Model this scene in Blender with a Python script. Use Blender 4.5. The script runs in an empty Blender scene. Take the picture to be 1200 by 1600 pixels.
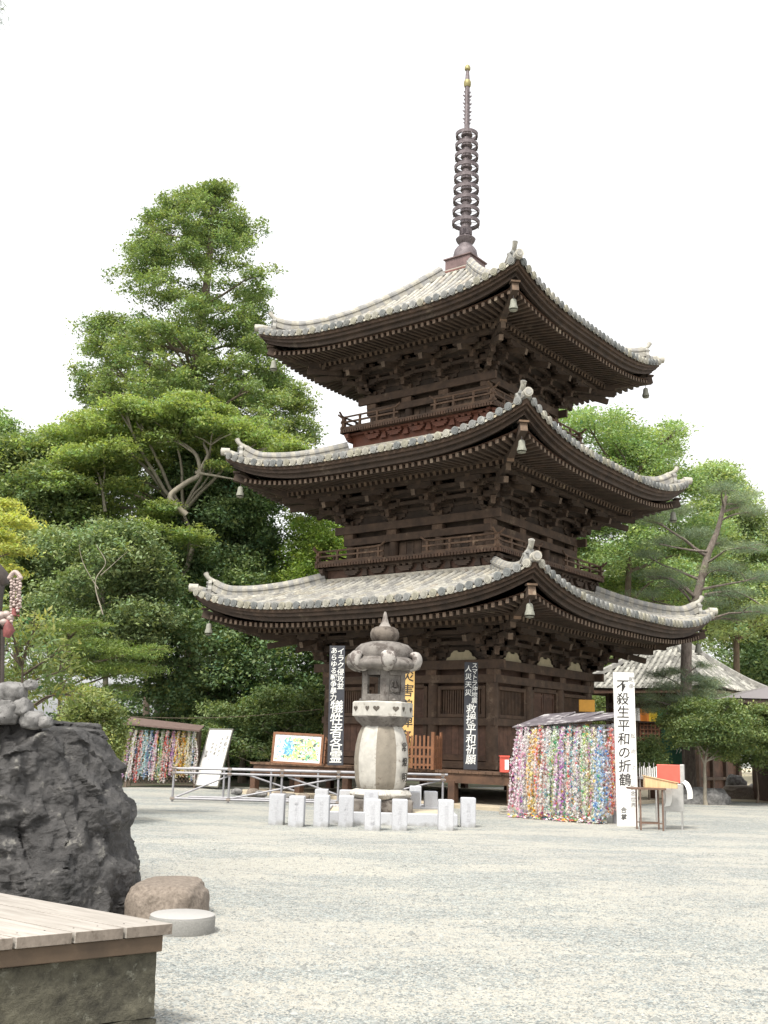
import bpy, bmesh, math, random
import numpy as np
from mathutils import Vector, Matrix, noise
random.seed(7); rng = np.random.default_rng(7)
R = math.radians; PI = math.pi
SC = bpy.context.scene; COL = SC.collection

# ------------------------------------------------------------------ camera
F, PITCH, ROLL, EYE = 1670.0, 0.2128, 0.0271, 1.55
cp, sp, cr, sr = math.cos(PITCH), math.sin(PITCH), math.cos(ROLL), math.sin(ROLL)
fwd = Vector((0, cp, sp)); up0 = Vector((0, -sp, cp)); right0 = Vector((1, 0, 0))
cr_ = right0 * cr + up0 * sr
cu_ = -right0 * sr + up0 * cr
cam_d = bpy.data.cameras.new('camera'); cam = bpy.data.objects.new('camera', cam_d); COL.objects.link(cam)
M = Matrix.Identity(4)
for i in range(3):
    M[i][0] = cr_[i]; M[i][1] = cu_[i]; M[i][2] = -fwd[i]
M[0][3], M[1][3], M[2][3] = 0, 0, EYE
cam.matrix_world = M
cam_d.sensor_fit = 'VERTICAL'; cam_d.sensor_height = 24.0; cam_d.lens = F / 1600 * 24.0
cam_d.clip_end = 2000; cam_d.clip_start = 0.05
SC.camera = cam
# ------------------------------------------------------------------ sky, sun, exposure
SUN_EL, SUN_AZ = 56.0, 205.0      # azimuth, clockwise from +Y; the sun is high behind the camera to the left
w = bpy.data.worlds.new('World'); SC.world = w; w.use_nodes = True
nt = w.node_tree; nt.nodes.clear()
sky = nt.nodes.new('ShaderNodeTexSky'); sky.sky_type = 'NISHITA'; sky.sun_disc = False
sky.sun_elevation = R(SUN_EL); sky.sun_rotation = R(SUN_AZ)
sky.air_density = 1.0; sky.dust_density = 6.0; sky.ozone_density = 1.0
hs = nt.nodes.new('ShaderNodeHueSaturation'); hs.inputs['Saturation'].default_value = 0.12; hs.inputs['Value'].default_value = 9.5
bg = nt.nodes.new('ShaderNodeBackground'); bg.inputs['Strength'].default_value = 0.15
wo = nt.nodes.new('ShaderNodeOutputWorld')
nt.links.new(sky.outputs[0], hs.inputs['Color']); gm = nt.nodes.new('ShaderNodeGamma'); gm.inputs[1].default_value = 0.4
nt.links.new(hs.outputs[0], gm.inputs[0]); nt.links.new(gm.outputs[0], bg.inputs[0]); nt.links.new(bg.outputs[0], wo.inputs[0])
sd = bpy.data.lights.new('sun', 'SUN'); sun = bpy.data.objects.new('sun', sd); COL.objects.link(sun)
sd.energy = 2.1; sd.angle = R(11); sd.color = (1.0, 0.96, 0.88)
az = R(SUN_AZ); el = R(SUN_EL)
sdir = Vector((math.sin(az) * math.cos(el), math.cos(az) * math.cos(el), math.sin(el)))
sun.rotation_euler = sdir.to_track_quat('Z', 'Y').to_euler()
SC.view_settings.view_transform = 'Standard'; SC.view_settings.look = 'None'
SC.view_settings.exposure = 1.25; SC.view_settings.gamma = 1.0
SC.cycles.max_bounces = 6; SC.cycles.diffuse_bounces = 3; SC.cycles.transparent_max_bounces = 6

# ------------------------------------------------------------------ helpers
def ray(px, py):
    x, y = px - 600.0, py - 800.0
    u = x * cr + y * sr; v = -x * sr + y * cr
    return Vector((u / F, cp + (v / F) * sp, sp - (v / F) * cp))
def at(px, py, Y):
    d = ray(px, py); t = Y / d.y
    return Vector((d.x * t, Y, EYE + d.z * t))
def gnd(px, py, Z=0.0):
    d = ray(px, py); t = (Z - EYE) / d.z
    return Vector((d.x * t, d.y * t, Z))

class MB:
    def __init__(s): s.v = []; s.f = []; s.c = []; s.tint = (1, 1, 1)
    def face(s, idx, tint=None): s.f.append(tuple(idx)); s.c.append(tint or s.tint)
    def poly(s, pts, tint=None):
        n = len(s.v); s.v += [tuple(p) for p in pts]; s.face(range(n, n + len(pts)), tint)
    def box(s, c, d, rot=None, tint=None, taper=1.0):
        n = len(s.v); hx, hy, hz = d[0] / 2, d[1] / 2, d[2] / 2
        for z in (-hz, hz):
            k = taper if z < 0 else 1.0
            for x, y in ((-hx, -hy), (hx, -hy), (hx, hy), (-hx, hy)):
                p = Vector((x * k, y * k, z))
                if rot is not None: p = rot @ p
                s.v.append((p.x + c[0], p.y + c[1], p.z + c[2]))
        for q in ((0, 3, 2, 1), (4, 5, 6, 7), (0, 1, 5, 4), (1, 2, 6, 5), (2, 3, 7, 6), (3, 0, 4, 7)):
            s.face([n + i for i in q], tint)
    def beam(s, a, b, w_, h, tint=None, upv=(0, 0, 1), endtint=None):
        a = Vector(a); b = Vector(b); d = (b - a); L = d.length
        if L < 1e-6: return
        d /= L; u = Vector(upv)
        sd_ = d.cross(u)
        if sd_.length < 1e-5: sd_ = d.cross(Vector((1, 0, 0)))
        sd_.normalize(); u = sd_.cross(d)
        n = len(s.v)
        for p in (a, b):
            for x, y in ((-1, -1), (1, -1), (1, 1), (-1, 1)):
                q = p + sd_ * (x * w_ / 2) + u * (y * h / 2); s.v.append(tuple(q))
        for k, q in enumerate(((0, 3, 2, 1), (4, 5, 6, 7), (0, 1, 5, 4), (1, 2, 6, 5), (2, 3, 7, 6), (3, 0, 4, 7))):
            s.face([n + i for i in q], endtint if (k < 2 and endtint) else tint)
    def tube(s, pts, rad, n=8, tint=None, caps=True):
        pts = [Vector(p) for p in pts]; m = len(pts)
        if not hasattr(rad, '__len__'): rad = [rad] * m
        base = len(s.v); prev = None
        for i, p in enumerate(pts):
            t = (pts[min(i + 1, m - 1)] - pts[max(i - 1, 0)])
            if t.length < 1e-9: t = Vector((0, 0, 1))
            t.normalize()
            if prev is None:
                a = t.cross(Vector((0, 0, 1)))
                if a.length < 1e-3: a = t.cross(Vector((1, 0, 0)))
            else:
                a = prev - t * prev.dot(t)
                if a.length < 1e-5: a = t.cross(Vector((1, 0, 0)))
            a.normalize(); prev = a; b = t.cross(a)
            for k in range(n):
                th = 2 * PI * k / n
                s.v.append(tuple(p + (a * math.cos(th) + b * math.sin(th)) * rad[i]))
        for i in range(m - 1):
            for k in range(n):
                a0 = base + i * n + k; a1 = base + i * n + (k + 1) % n
                s.face((a0, a1, a1 + n, a0 + n), tint)
        if caps:
            s.face([base + k for k in range(n)][::-1], tint); s.face([base + (m - 1) * n + k for k in range(n)], tint)
    def lathe(s, prof, n=24, c=(0, 0, 0), lobes=0, amp=0.0, tint=None, tfn=None, ph=0.0, poly=0):
        base = len(s.v); m = len(prof)
        for i, pr in enumerate(prof):
            r, z = pr[0], pr[1]
            for k in range(n):
                th = 2 * PI * k / n + ph
                rr = r
                if lobes: rr = r * (1 - amp * (1 - abs(math.cos(lobes * th / 2)) ** 0.6))
                if poly:
                    q = 2 * PI / poly; e = (th - ph) % q - q / 2; rr = rr * math.cos(q / 2) / math.cos(e)
                s.v.append((c[0] + rr * math.cos(th), c[1] + rr * math.sin(th), c[2] + z))
        for i in range(m - 1):
            for k in range(n):
                a0 = base + i * n + k; a1 = base + i * n + (k + 1) % n
                s.face((a0, a1, a1 + n, a0 + n), tfn(k, i) if tfn else tint)
        s.face([base + k for k in range(n)][::-1], tint); s.face([base + (m - 1) * n + k for k in range(n)], tint)
    def build(s, name, m, parent=None, smooth=False, bevel=0.0):
        me = bpy.data.meshes.new(name); me.from_pydata(s.v, [], s.f)
        at_ = me.attributes.new('tint', 'FLOAT_COLOR', 'FACE')
        a = np.ones((len(s.f), 4), dtype=np.float32); a[:, :3] = np.array(s.c, dtype=np.float32).reshape(-1, 3)
        at_.data.foreach_set('color', a.ravel())
        me.update()
        me.materials.append(m)
        o = bpy.data.objects.new(name, me); COL.objects.link(o)
        if parent: o.parent = parent
        if smooth:
            me.polygons.foreach_set('use_smooth', [True] * len(s.f))
            try: me.set_sharp_from_angle(angle=R(smooth if smooth > 1 else 40))
            except Exception: pass
        if bevel:
            b = o.modifiers.new('bevel', 'BEVEL'); b.width = bevel; b.segments = 2; b.limit_method = 'ANGLE'; b.angle_limit = R(35)
        return o
def xf(mb, mat4, start=0):
    for i in range(start, len(mb.v)):
        mb.v[i] = tuple(mat4 @ Vector(mb.v[i]))
def four(fn, mb):
    """fn(mb) builds the side whose outward normal is -y; repeat round the tower"""
    for k in range(4):
        n = len(mb.v); fn(mb, k); xf(mb, Matrix.Rotation(k * PI / 2, 4, 'Z'), n)
def empty(name, loc=(0, 0, 0), rz=0.0):
    o = bpy.data.objects.new(name, None); COL.objects.link(o); o.location = loc; o.rotation_euler = (0, 0, rz); o.empty_display_size = 0.2
    return o
def tag(o, label=None, cat=None, group=None, kind=None):
    if label: o['label'] = label
    if cat: o['category'] = cat
    if group: o['group'] = group
    if kind: o['kind'] = kind
    return o
def copy_tree(o, parent=None):
    c = o.copy(); COL.objects.link(c)
    if parent: c.parent = parent
    for ch in [x for x in bpy.data.objects if x.parent == o]: copy_tree(ch, c)
    return c

# ------------------------------------------------------------------ materials
def mat(name, col, var=0.25, scale=6.0, rough=0.85, bump=0.3, metal=0.0, stretch=(1, 1, 1), col2=None, spots=None, coords='Object', bdist=0.02, detail=6.0):
    m = bpy.data.materials.new(name); m.use_nodes = True; t = m.node_tree; N = t.nodes; L = t.links
    bs = N['Principled BSDF']; bs.inputs['Roughness'].default_value = rough; bs.inputs['Metallic'].default_value = metal
    tc = N.new('ShaderNodeTexCoord'); mp = N.new('ShaderNodeMapping'); mp.inputs['Scale'].default_value = stretch
    L.new(tc.outputs[coords], mp.inputs[0])
    n1 = N.new('ShaderNodeTexNoise'); n1.inputs['Scale'].default_value = scale; n1.inputs['Detail'].default_value = detail; n1.inputs['Roughness'].default_value = 0.65
    L.new(mp.outputs[0], n1.inputs['Vector'])
    rp = N.new('ShaderNodeValToRGB'); rp.color_ramp.elements[0].position = 0.3; rp.color_ramp.elements[1].position = 0.7
    c2 = col2 or tuple(x * (1 + var) for x in col); c1 = tuple(x * (1 - var) for x in col)
    rp.color_ramp.elements[0].color = (*c1, 1); rp.color_ramp.elements[1].color = (*c2, 1)
    L.new(n1.outputs['Fac'], rp.inputs[0])
    out = rp.outputs[0]
    if spots:   # (colour, scale, threshold)
        n2 = N.new('ShaderNodeTexNoise'); n2.inputs['Scale'].default_value = spots[1]; n2.inputs['Detail'].default_value = 8; n2.inputs['Roughness'].default_value = 0.7
        L.new(mp.outputs[0], n2.inputs['Vector'])
        r2 = N.new('ShaderNodeValToRGB'); r2.color_ramp.elements[0].position = spots[2]; r2.color_ramp.elements[1].position = spots[2] + 0.08
        L.new(n2.outputs['Fac'], r2.inputs[0])
        mx = N.new('ShaderNodeMix'); mx.data_type = 'RGBA'; mx.inputs[7].default_value = (*spots[0], 1)
        L.new(r2.outputs[0], mx.inputs[0]); L.new(out, mx.inputs[6]); out = mx.outputs[2]
    at_ = N.new('ShaderNodeAttribute'); at_.attribute_name = 'tint'
    mu = N.new('ShaderNodeMix'); mu.data_type = 'RGBA'; mu.blend_type = 'MULTIPLY'; mu.inputs[0].default_value = 1.0
    L.new(out, mu.inputs[6]); L.new(at_.outputs['Color'], mu.inputs[7]); L.new(mu.outputs[2], bs.inputs['Base Color'])
    if bump:
        b = N.new('ShaderNodeBump'); b.inputs['Strength'].default_value = bump; b.inputs['Distance'].default_value = bdist
        L.new(n1.outputs['Fac'], b.inputs['Height']); L.new(b.outputs[0], bs.inputs['Normal'])
    return m
def leafmat(name, c1, c2, trans=0.35, scale=0.5, tc3=(1.5, 1.6, 0.7)):
    m = bpy.data.materials.new(name); m.use_nodes = True; t = m.node_tree; N = t.nodes; L = t.links
    N.remove(N['Principled BSDF']); out = N['Material Output']
    tc = N.new('ShaderNodeTexCoord'); n1 = N.new('ShaderNodeTexNoise'); n1.inputs['Scale'].default_value = scale; n1.inputs['Detail'].default_value = 3
    L.new(tc.outputs['Object'], n1.inputs['Vector'])
    rp = N.new('ShaderNodeValToRGB'); rp.color_ramp.elements[0].position = 0.35; rp.color_ramp.elements[1].position = 0.65
    rp.color_ramp.elements[0].color = (*c1, 1); rp.color_ramp.elements[1].color = (*c2, 1); L.new(n1.outputs['Fac'], rp.inputs[0])
    at_ = N.new('ShaderNodeAttribute'); at_.attribute_name = 'tint'
    mu = N.new('ShaderNodeMix'); mu.data_type = 'RGBA'; mu.blend_type = 'MULTIPLY'; mu.inputs[0].default_value = 1.0
    L.new(rp.outputs[0], mu.inputs[6]); L.new(at_.outputs['Color'], mu.inputs[7])
    d = N.new('ShaderNodeBsdfPrincipled'); d.inputs['Roughness'].default_value = 0.55; d.inputs['Specular IOR Level'].default_value = 0.25; tr = N.new('ShaderNodeBsdfTranslucent')
    g = N.new('ShaderNodeMix'); g.data_type = 'RGBA'; g.blend_type = 'MULTIPLY'; g.inputs[0].default_value = 1.0; g.inputs[7].default_value = (*tc3, 1)
    L.new(mu.outputs[2], g.inputs[6]); L.new(mu.outputs[2], d.inputs['Base Color']); L.new(g.outputs[2], tr.inputs[0])
    ms = N.new('ShaderNodeMixShader'); ms.inputs[0].default_value = trans
    L.new(d.outputs[0], ms.inputs[1]); L.new(tr.outputs[0], ms.inputs[2]); L.new(ms.outputs[0], out.inputs[0])
    return m
WOOD = mat('dark_wood', (0.042, 0.027, 0.018), 0.35, 3.0, 0.8, 0.35, col2=(0.074, 0.047, 0.031), spots=((0.112, 0.083, 0.058), 1.6, 0.59))
WOODR = mat('red_brown_wood', (0.082, 0.043, 0.028), 0.4, 4.0, 0.75, 0.3)
WOODV = mat('sunlit_vermilion_wood', (0.21, 0.060, 0.024), 0.45, 3.0, 0.75, 0.3, col2=(0.085, 0.034, 0.022))  # old red paint, with warm bounced sunlight also put into the colour
WOODL = mat('weathered_end_grain', (0.22, 0.175, 0.135), 0.25, 9.0, 0.85, 0.3)
TILE = mat('roof_tile', (0.30, 0.29, 0.265), 0.3, 5.0, 0.75, 0.3, spots=((0.47, 0.455, 0.40), 7.0, 0.56))
PLASTER = mat('cream_plaster', (0.42, 0.36, 0.24), 0.15, 5.0, 0.9, 0.1)
BRONZE = mat('weathered_bronze', (0.12, 0.095, 0.10), 0.3, 8.0, 0.6, 0.25, metal=0.3, col2=(0.19, 0.16, 0.165))
COPPER = mat('copper_sheet', (0.15, 0.105, 0.10), 0.3, 3.0, 0.55, 0.2, metal=0.4)
VERD = mat('green_bronze', (0.22, 0.22, 0.18), 0.3, 10.0, 0.7, 0.2)
GOLD = mat('dull_gold', (0.27, 0.235, 0.10), 0.2, 10.0, 0.55, 0.1, metal=0.4)
DARK = mat('dark_interior', (0.015, 0.012, 0.01), 0.2, 3.0, 0.9, 0.0)
# ------------------------------------------------------------------ pagoda
PX, PY, PRZ = 2.51, 33.354, -PI / 4 + 0.1373
pagoda = empty('pagoda', (PX, PY, 0), PRZ)
tag(pagoda, 'three-storied dark wooden pagoda with curved tiled roofs and a tall ringed spire', 'pagoda')
#        eave half, eave z, lift, top half, top z, concavity, wall half, ring z top
ROOFS = [dict(a=5.915, ze=5.12, lift=.72, b=3.02, zt=6.33, c=.25, wall=2.85, ring=3.85),
         dict(a=5.415, ze=9.42, lift=.74, b=2.60, zt=10.56, c=.28, wall=2.50, ring=8.12),
         dict(a=4.825, ze=13.74, lift=.60, b=.50, zt=16.90, c=.46, wall=2.08, ring=12.42)]
def rz_(rf, x, d, off=0.0):
    t = (rf['a'] - d) / (rf['a'] - rf['b'])
    tt = min(max(t, 0), 1)
    g = (1 - rf['c']) * t + rf['c'] * t * t
    return rf['ze'] + .10 + (rf['zt'] - rf['ze'] - .10) * g + rf['lift'] * (min(abs(x), rf['a']) / rf['a']) ** 3.4 * (1 - tt) ** 1.3 + off
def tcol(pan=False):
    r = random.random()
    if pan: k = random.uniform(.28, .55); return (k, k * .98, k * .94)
    if r < .40: k = random.uniform(.95, 1.3); return (k, k * .98, k * .90)
    if r < .66: k = random.uniform(.55, .85); return (k, k, k * 1.03)
    if r < .80: k = random.uniform(.85, 1.15); return (k * 1.04, k * .95, k * .76)
    if r < .88: k = random.uniform(.7, .9); return (k * 1.06, k * .88, k * .70)
    k = random.uniform(.35, .55); return (k, k, k * 1.05)
def roof_tiles(rf, sp_=.27):
    mb = MB(); a, b = rf['a'], rf['b']; seg = .33
    nk = int((2 * a - .1) / sp_)
    xs = [(-(nk - 1) / 2 + k) * sp_ for k in range(nk)]
    def side(mb, k_):
        # pan tiles
        for x in xs + [xs[-1] + sp_]:
            x0, x1 = max(x - sp_, -a), min(x, a); xm = (x0 + x1) / 2; d = a + .02
            while d > max(b, min(abs(x0), abs(x1))) - .02:
                dn = d - seg
                cl = lambda xx, dd: max(-dd, min(dd, xx))
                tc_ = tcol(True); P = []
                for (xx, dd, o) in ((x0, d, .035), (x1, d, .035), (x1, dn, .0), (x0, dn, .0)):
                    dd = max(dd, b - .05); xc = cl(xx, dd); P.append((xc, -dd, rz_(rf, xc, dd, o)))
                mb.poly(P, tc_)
                mb.poly([(P[0][0], P[0][1], P[0][2] - .035), (P[1][0], P[1][1], P[1][2] - .035), P[1], P[0]], tc_)
                d = dn
        # barrel tiles
        for x in xs:
            d = a; lim = max(b, abs(x) + .04); base_k = random.uniform(.85, 1.2)
            first = True
            while d > lim + .02:
                dn = max(d - seg, lim); tc_ = tuple(.45 * q + .55 * base_k for q in tcol())
                r0, r1 = .087, .074
                n0 = len(mb.v)
                for (dd, r) in ((d, r0), (dn, r1)):
                    zc = rz_(rf, x, dd, .02)
                    for j in range(7):
                        th = PI * j / 6
                        mb.v.append((x + r * math.cos(th), -dd, zc + r * math.sin(th) * 1.05))
                for j in range(6): mb.face((n0 + j, n0 + j + 1, n0 + 8 + j, n0 + 7 + j), tc_)
                mb.face([n0 + j for j in range(7)], tc_)
                if first:
                    # round eave disc with rim, facing outward
                    zc = rz_(rf, x, d, .0); g = random.choice([(.75, .78, .82), (.5, .54, .58), (.95, .93, .8), (1.1, 1.08, 1.0), (.62, .64, .66)])
                    for (yy0, yy1, rr, tn) in ((-d + .02, -d - .05, .108, g), (-d - .05, -d - .062, .075, tuple(q * .75 for q in g))):
                        n1 = len(mb.v)
                        for yy in (yy0, yy1):
                            for j in range(12):
                                th = 2 * PI * j / 12; mb.v.append((x + rr * math.cos(th), yy, zc + rr * math.sin(th)))
                        for j in range(12): mb.face((n1 + j, n1 + (j + 1) % 12, n1 + 12 + (j + 1) % 12, n1 + 12 + j), g)
                        mb.face([n1 + 12 + j for j in range(12)], tn)
                    # curved pan end between the discs
                    if x + sp_ <= xs[-1] + .01:
                        n1 = len(mb.v); M_ = 5; tn = tcol()
                        for j in range(M_):
                            u = j / (M_ - 1); xx = x + sp_ * u; zz = rz_(rf, xx, d) - .02 - .05 * math.sin(PI * u)
                            mb.v.append((xx, -d - .02, zz + .035)); mb.v.append((xx, -d - .02, zz - .03))
                        for j in range(M_ - 1): mb.face((n1 + 2 * j, n1 + 2 * j + 1, n1 + 2 * j + 3, n1 + 2 * j + 2), tn)
                    first = False
                d = dn
        # flashing course at the top
        mb.box((0, -b - .04, rf['zt'] + .03), (2 * b + .2, .12, .13), tint=(1.15, 1.1, 1.0))
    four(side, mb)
    return mb
def hip_pt(rf, d, off=0.0): return Vector((d, -d, rz_(rf, d, d, off)))
def sweep(mb, pts, prof, tints=None):
    """prof: list of (side, up) closed; pts on path"""
    n = len(prof); base = len(mb.v)
    for i, p in enumerate(pts):
        t = (pts[min(i + 1, len(pts) - 1)] - pts[max(i - 1, 0)]).normalized()
        s_ = Vector((t.x, t.y, 0)).normalized().cross(Vector((0, 0, 1))); u = s_.cross(t)
        for (a_, b_) in prof: mb.v.append(tuple(p + s_ * a_ + u * b_))
    for i in range(len(pts) - 1):
        for k in range(n):
            a0 = base + i * n + k; a1 = base + i * n + (k + 1) % n
            mb.face((a0, a1, a1 + n, a0 + n), tints[i % len(tints)] if tints else None)
    mb.face([base + k for k in range(n)]); mb.face([base + (len(pts) - 1) * n + k for k in range(n)][::-1])
def ridge(rf, k, idx):
    mb = MB(); a, b = rf['a'], rf['b']
    d0, d1 = b + .02, a - .42
    N_ = 22; pts = []
    for i in range(N_ + 1):
        u = i / N_; d = d0 + (d1 - d0) * u
        pts.append(hip_pt(rf, d, .06 + .16 * max(0, (u - .8) / .2) ** 2))
    tn = [(.8, .8, .82), (.95, .93, .88), (.72, .73, .76), (1.0, .97, .9)]
    prof = [(-.15, -.08), (.15, -.08), (.15, .05), (.12, .055), (.12, .11), (.145, .115), (.145, .17), (.11, .18), (.09, .24), (.045, .285), (0, .30), (-.045, .285), (-.09, .24), (-.11, .18), (-.145, .17), (-.145, .115), (-.12, .11), (-.12, .055), (-.15, .05)]
    sweep(mb, pts, prof, tn)
    # low lower ridge out to the corner
    pl = [hip_pt(rf, d1 - .1 + (a - d1 + .06) * i / 5, .05) for i in range(6)]
    sweep(mb, pl, [(-.11, -.08), (.11, -.08), (.11, .06), (.06, .13), (-.06, .13), (-.11, .06)], tn)
    xf(mb, Matrix.Rotation(k * PI / 2, 4, 'Z'))
    r_ = mb.build('hip_ridge', TILE, pagoda, smooth=30)
    # end ornament
    mb = MB(); e = pts[-1]; o = Vector((1, -1, 0)).normalized(); s_ = Vector((1, 1, 0)).normalized()
    base = e + o * .02 + Vector((0, 0, -.16))
    out = [(-.22, 0), (.22, 0), (.25, .14), (.2, .3), (.24, .42), (.13, .46), (.1, .56), (0, .60), (-.1, .56), (-.13, .46), (-.24, .42), (-.2, .3), (-.25, .14)]
    n0 = len(mb.v)
    for dd in (-.03, .08):
        for (x, z) in out: mb.v.append(tuple(base + o * dd + s_ * x * .78 + Vector((0, 0, z * .68))))
    m_ = len(out)
    for j in range(m_): mb.face((n0 + j, n0 + (j + 1) % m_, n0 + m_ + (j + 1) % m_, n0 + m_ + j))
    mb.face([n0 + j for j in range(m_)][::-1]); mb.face([n0 + m_ + j for j in range(m_)], (.8, .82, .85))
    for (x, z, r) in ((-.09, .30, .045), (.09, .30, .045), (0, .2, .06), (-.1, .1, .05), (.1, .1, .05)):
        c = base + o * .1 + s_ * x + Vector((0, 0, z)); mb.tube([c - o * .03, c + o * .03], [r, r * .6], 8, (.6, .62, .65))
    # disc below
    c = hip_pt(rf, a + .0, .06); mb.tube([c - o * .2, c + o * .07], .12, 14, (1.25, 1.22, 1.15)); mb.tube([c + o * .071, c + o * .085], .08, 12, (.85, .85, .85))
    # round tube tile standing up and out at the top
    c = base + Vector((0, 0, .40))
    mb.tube([c - o * .12 - Vector((0, 0, .06)), c + o * .05 + Vector((0, 0, .03)), c + o * .12 + Vector((0, 0, .10)), c + o * .17 + Vector((0, 0, .20))], [.075, .07, .068, .082], 14, (1.2, 1.18, 1.12))
    c2 = c + o * .17 + Vector((0, 0, .20)); dr = Vector((o.x * .45, o.y * .45, .9)).normalized()
    mb.tube([c2, c2 + dr * .02], .06, 12, (.8, .8, .8))
    xf(mb, Matrix.Rotation(k * PI / 2, 4, 'Z'))
    mb.build('ridge_end_tile', TILE, r_, smooth=30)
    return r_
def und(rf, x, d):     # underside of the eaves: z of rafter bottoms and lift
    a = rf['a']; dp = rf['wall'] + 1.08
    lf = rf['lift'] * (min(abs(x), a) / a) ** 3.4 * min(max((d - dp) / (a - dp), 0), 1) ** 1.1
    if d > a - 1.36: z = rf['ze'] - .46 + .12 * (a - .4 - d)
    else: z = rf['ze'] - .46 + .115 - .15 + .27 * (a - 1.36 - d)
    return z + lf
def eaves(rf):
    a = rf['a']; wl = rf['wall']
    fas = MB(); fly = MB(); bas = MB(); sof = MB()
    def strip(mb, d, z0, z1, th, tint=None, N_=36, at_z=None):
        # curved board along the eave at distance d, between offsets z0..z1 from the tile line
        n0 = len(mb.v)
        for i in range(N_ + 1):
            x = -d + 2 * d * i / N_; xa = x * a / d if at_z is None else x
            zb = (rf['ze'] + rf['lift'] * (abs(xa) / a) ** 3.4) if at_z is None else at_z(x, d)
            for (dd, zz) in ((0, z0), (0, z1), (-th, z1), (-th, z0)):
                sx = (d + dd) / d; mb.v.append((x * sx, -(d + dd), zb + zz))
        for i in range(N_):
            for j in range(4):
                q = n0 + i * 4; mb.face((q + j, q + (j + 1) % 4, q + 4 + (j + 1) % 4, q + 4 + j), tint)
    def side1(mb, k):
        strip(mb, a - .06, -.09, .05, .10, (1.3, 1.25, 1.2))
        strip(mb, a - .13, -.19, -.09, .14)
        strip(mb, a - .24, -.325, -.19, .14, (.85, .85, .85))
        strip(mb, a - 1.33, -.01, .15, .12, at_z=lambda x, d: und(rf, x, a - 1.33) - .015)
    four(side1, fas)
    sp_ = .205
    def side2(mb, k):
        n_ = int((a - .5) / sp_)
        for i in range(-n_, n_ + 1):
            x = i * sp_; do = a - .34; di = max(a - 1.5, abs(x) + .05)
            if di >= do - .05: continue
            z0 = und(rf, x, do) + .06; z1 = und(rf, x, max(di, a - 1.355)) + .06 + .12 * (max(di, a - 1.355) - di)
            mb.beam((x, -do, z0), (x, -di, z1), .095, .12, endtint=(2.5, 2.7, 2.8))
    four(side2, fly)
    def side3(mb, k):
        n_ = int((a - 1.5) / sp_)
        for i in range(-n_, n_ + 1):
            x = i * sp_; do = a - 1.38; di = max(wl - .05, abs(x) + .05)
            if di >= do - .05: continue
            mid = max(di, wl + 1.08)
            mb.beam((x, -do, und(rf, x, do) + .06), (x, -mid, und(rf, x, mid) + .06), .10, .12, endtint=(1.8, 1.8, 1.7))
            if mid > di: mb.beam((x, -mid, und(rf, x, mid) + .06), (x, -di, und(rf, x, di) + .06), .10, .12)
    four(side3, bas)
    def side4(mb, k):
        N_ = 28; ds = [a - .3, a - 1.0, a - 1.355, a - 1.37, (a - 1.4 + wl + 1.08) / 2, wl + 1.08, wl + .4, wl - .1]
        n0 = len(mb.v)
        for d in ds:
            for i in range(N_ + 1):
                x = -d + 2 * d * i / N_; mb.v.append((x, -d, und(rf, x, d) + .125))
        for r in range(len(ds) - 1):
            for i in range(N_):
                q = n0 + r * (N_ + 1) + i; mb.face((q, q + 1, q + N_ + 2, q + N_ + 1))
    four(side4, sof)
    f_ = fas.build('eave_fascia', WOOD, pagoda, smooth=30)
    fly.build('flying_rafters', WOOD, pagoda); bas.build('base_rafters', WOOD, pagoda); sof.build('soffit_boards', WOODR, pagoda)
    for k in range(4):
        mb = MB(); d0, d1, d2 = wl - .1, a - 1.2, a - .27
        def hp(d, o): return Vector((d, -d, und(rf, d, d) + o))
        mb.beam(hp(d0, -.05), hp(d1, -.07), .20, .26, endtint=(3.2,3.2,3)); mb.beam(hp(d1 - .3, .05), hp(d2, .06), .19, .24, endtint=(2.4,2.5,2.5))
        e = hp(d2, .20); mb.beam(e - Vector((.12, -.12, 0)), e + Vector((.03, -.03, .0)), .26, .05, endtint=(3,3,2.8))
        xf(mb, Matrix.Rotation(k * PI / 2, 4, 'Z')); mb.build('hip_rafter', WOOD, pagoda)
LT = (2.3, 2.5, 2.55)
def bracket_mesh(mb, ux, uy, k=1.0, H_=.76, diag=False):
    """arms stepping outward along (ux,uy) from the column head at the origin, z 0..H_"""
    o = Vector((ux, uy, 0)); s_ = Vector((-uy, ux, 0)); Z = Vector((0, 0, 1)); th = H_ / 3.1
    def arm(c, dirv, L, z):
        a_ = c + Z * z
        mb.beam(a_ - dirv * L, a_ + dirv * L, .13, .12)
        mb.beam(a_ - dirv * (L * .72) - Z * .085, a_ + dirv * (L * .72) - Z * .085, .13, .05)
    def blk(c, z, s=.17): mb.box((c + Z * z), (s, s, .11), Matrix.Rotation(math.atan2(uy, ux), 3, 'Z'), taper=.72, tint=(1.25, 1.2, 1.15))
    for t in range(3):
        z = .17 + th * t; r = .36 * (t + 1) * k
        mb.beam(Z * z - o * .1, Z * z + o * (r + .04), .13, .13, endtint=(1.5, 1.45, 1.4))
        blk(o * r, z + .11)
        if not diag:
            for q in range(t + 1):
                c = o * (.36 * q)
                arm(c, s_, .42 if (t - q) % 2 == 0 else .52, z)
                for e in (-.42, 0, .42): blk(c + s_ * e, z + .11, .15)
    if not diag:
        arm(o * 1.08, s_, .42, H_ - .08)
    # tail rafter, slanting down and out, pale cut end
    mb.beam(Z * (H_ + .05) + o * .1, Z * (H_ * .56) + o * (1.42 * k), .13, .17, tint=(1.1, 1.1, 1.05), endtint=LT)
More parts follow.
